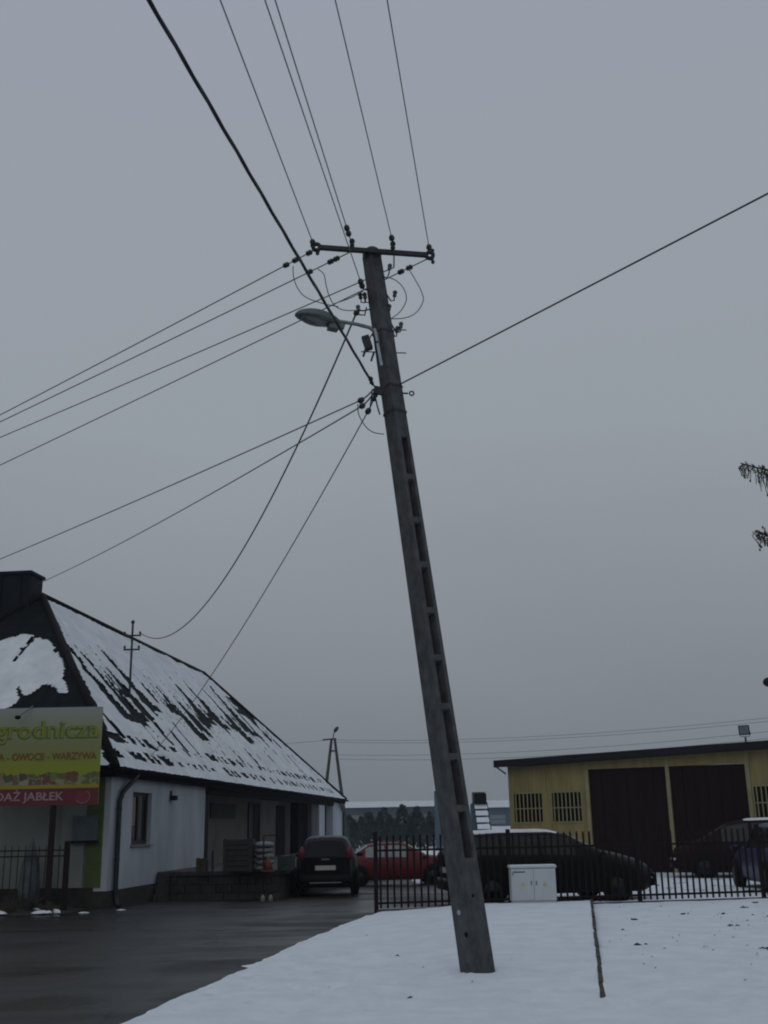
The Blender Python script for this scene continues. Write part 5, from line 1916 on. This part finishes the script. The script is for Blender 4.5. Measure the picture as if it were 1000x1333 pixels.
TM = [thuja_mesh(i, 1, 0.15 + 0.03 * (i % 2)) for i in range(4)]
trunk_me = MB().tube([(0, 0, 0), (0, 0, 0.5)], [0.03, 0.012], 6).mesh('trunk', BARK)
trees = [(447, 96, 3.4), (456, 104, 4.3), (463, 99, 3.2), (471, 108, 4.7), (483, 102, 4.4), (495, 104, 3.9), (508, 106, 4.6), (516, 100, 3.5), (524, 106, 4.5), (533, 104, 4.1), (542, 105, 4.7), (551, 100, 4.0), (558, 108, 4.6),
         (570, 110, 4.6), (580, 104, 4.2), (592, 108, 4.8), (603, 103, 4.2), (612, 106, 4.0), (440, 112, 4.2), (430, 106, 4.5), (420, 110, 4.8), (501, 118, 4.9), (536, 120, 5.0), (478, 122, 4.8)]
desc = ['slim', 'broad', 'low', 'tall pointed']
for i, (u, Y, h) in enumerate(trees):
    Xw = (u - 500 - 7.9) / 1400 * Y * 0.99
    order = sum(1 for t in trees if t[0] < u)
    h *= 0.74 * (0.82 + 0.36 * ((i * 37) % 11) / 10)
    t = thing('conifer_tree', f'{desc[i % 4]} dark conifer in the distant row, number {order + 1} from the left', 'tree', (Xw, Y, -0.42), random.random() * 6, 'row of dark conifers beyond the snow field')
    nl = ["leftmost", "second", "third", "fourth", "fifth", "sixth", "seventh", "eighth", "ninth", "tenth", "eleventh", "twelfth", "thirteenth", "fourteenth", "fifteenth", "sixteenth", "seventeenth", "eighteenth", "nineteenth", "twentieth", "twenty-first", "twenty-second", "twenty-third", "last"][order]
    t['label'] = f'{desc[i % 4]} dark conifer, {nl} from the left in the distant row' + (', near the pole' if u > 556 else '')
    cr = bpy.data.objects.new('crown', TM[i % 4])
    COL.objects.link(cr)
    cr.parent = t
    w = h * random.uniform(1.0, 1.5)
    cr.scale = (w, w, h)
    tr = bpy.data.objects.new('trunk', trunk_me)
    COL.objects.link(tr)
    tr.parent = t
    tr.scale = (3, 3, 1.5)

# thin winter mist that fades the far trees and halls
hz_m = bpy.data.materials.new('mist')
hz_m.use_nodes = True
ht = hz_m.node_tree
for n_ in list(ht.nodes):
    ht.nodes.remove(n_)
ho = ht.nodes.new('ShaderNodeOutputMaterial')
hv = ht.nodes.new('ShaderNodeVolumePrincipled')
hv.inputs['Color'].default_value = (0.86, 0.92, 1.0, 1)
hv.inputs['Density'].default_value = 0.0006
ht.links.new(hv.outputs[0], ho.inputs['Volume'])
o = MB().box(-130, 130, -60, 260, -1.6, 14).build('haze', hz_m)
o['kind'] = 'stuff'
tag(o, 'thin grey winter mist over the whole place', 'haze')

# larch at the right, only two drooping branch tips reach into the frame
random.seed(21)
TX, TY = 6.9, 12.6
LT = thing('larch_tree', 'larch with drooping twigs whose branch tips enter at the right edge', 'tree', (TX, TY, 0))
MB().tube([(0, 0, -0.1), (0.05, 0.02, 3), (0.0, 0.05, 6), (0.03, 0, 9.5)], [0.17, 0.13, 0.08, 0.02], 10).build('trunk', BARK, LT, True)


def branch(start, end, rise, dens, nm='branch'):
    a, b = Vector(start), Vector(end)
    n_ = 14
    pts = []
    for i in range(n_ + 1):
        t = i / n_
        q = a.lerp(b, t)
        q.z += rise * math.sin(t * math.pi) + 0.10 * t ** 6
        pts.append(q)
    w = MB().tube(pts, [0.035 * (1 - i / n_) + 0.007 for i in range(n_ + 1)], 5)
    br = w.build(nm, BARK, LT, True)
    tw = MB()
    cn_ = MB()
    for i in range(dens):
        t = random.uniform(0.1, 1.0)
        k = min(n_ - 1, int(t * n_))
        q = pts[k].lerp(pts[k + 1], t * n_ - k)
        ln = random.uniform(0.10, 0.34) * (1.0 if t < 0.9 else 0.6)
        d = Vector((random.gauss(-0.12, 0.16), random.gauss(0, 0.25), -1)).normalized()
        if random.random() < 0.22:
            d.z = random.uniform(0.0, 0.9)
            ln *= 0.5
        e_ = q + d * ln
        mid = q + d * ln * 0.5 + Vector((random.gauss(-0.03, 0.02), random.gauss(0, 0.02), 0.03))
        tw.tube([q, mid, e_], [0.006, 0.006, 0.004], 3)
        for j in range(9):
            p_ = q.lerp(e_, random.random())
            v_ = Vector((random.gauss(0, 1), random.gauss(0, 1), random.gauss(0, 0.6))).normalized() * random.uniform(0.015, 0.035)
            tw.tube([p_, p_ + v_], [0.0028, 0.0015], 3)
        if random.random() < 0.25:
            cn_.ellipsoid(e_, (0.012, 0.012, 0.018), 5, 4)
    o_ = tw.build('twigs', LARCH, br)
    o_['kind'] = 'stuff'
    o_ = cn_.build('cones', CONEM, br)
    o_['kind'] = 'stuff'


branch((0, 0, 5.0), (4.24 - TX, 12.05 - TY, 5.53), 0.15, 300)
branch((0, 0, 4.1), (4.30 - TX, 12.0 - TY, 4.70), -0.05, 300)
for i in range(34):
    z = 2.2 + i * 0.20
    a = i * 2.4
    ln = 1.75 * (1 - max(0, z - 4) / 6.5)
    if math.cos(a) < -0.2:
        ln = min(ln, 1.5)
    branch((0, 0, z), (math.cos(a) * ln, math.sin(a) * ln, z + 0.25), 0.05, 26)
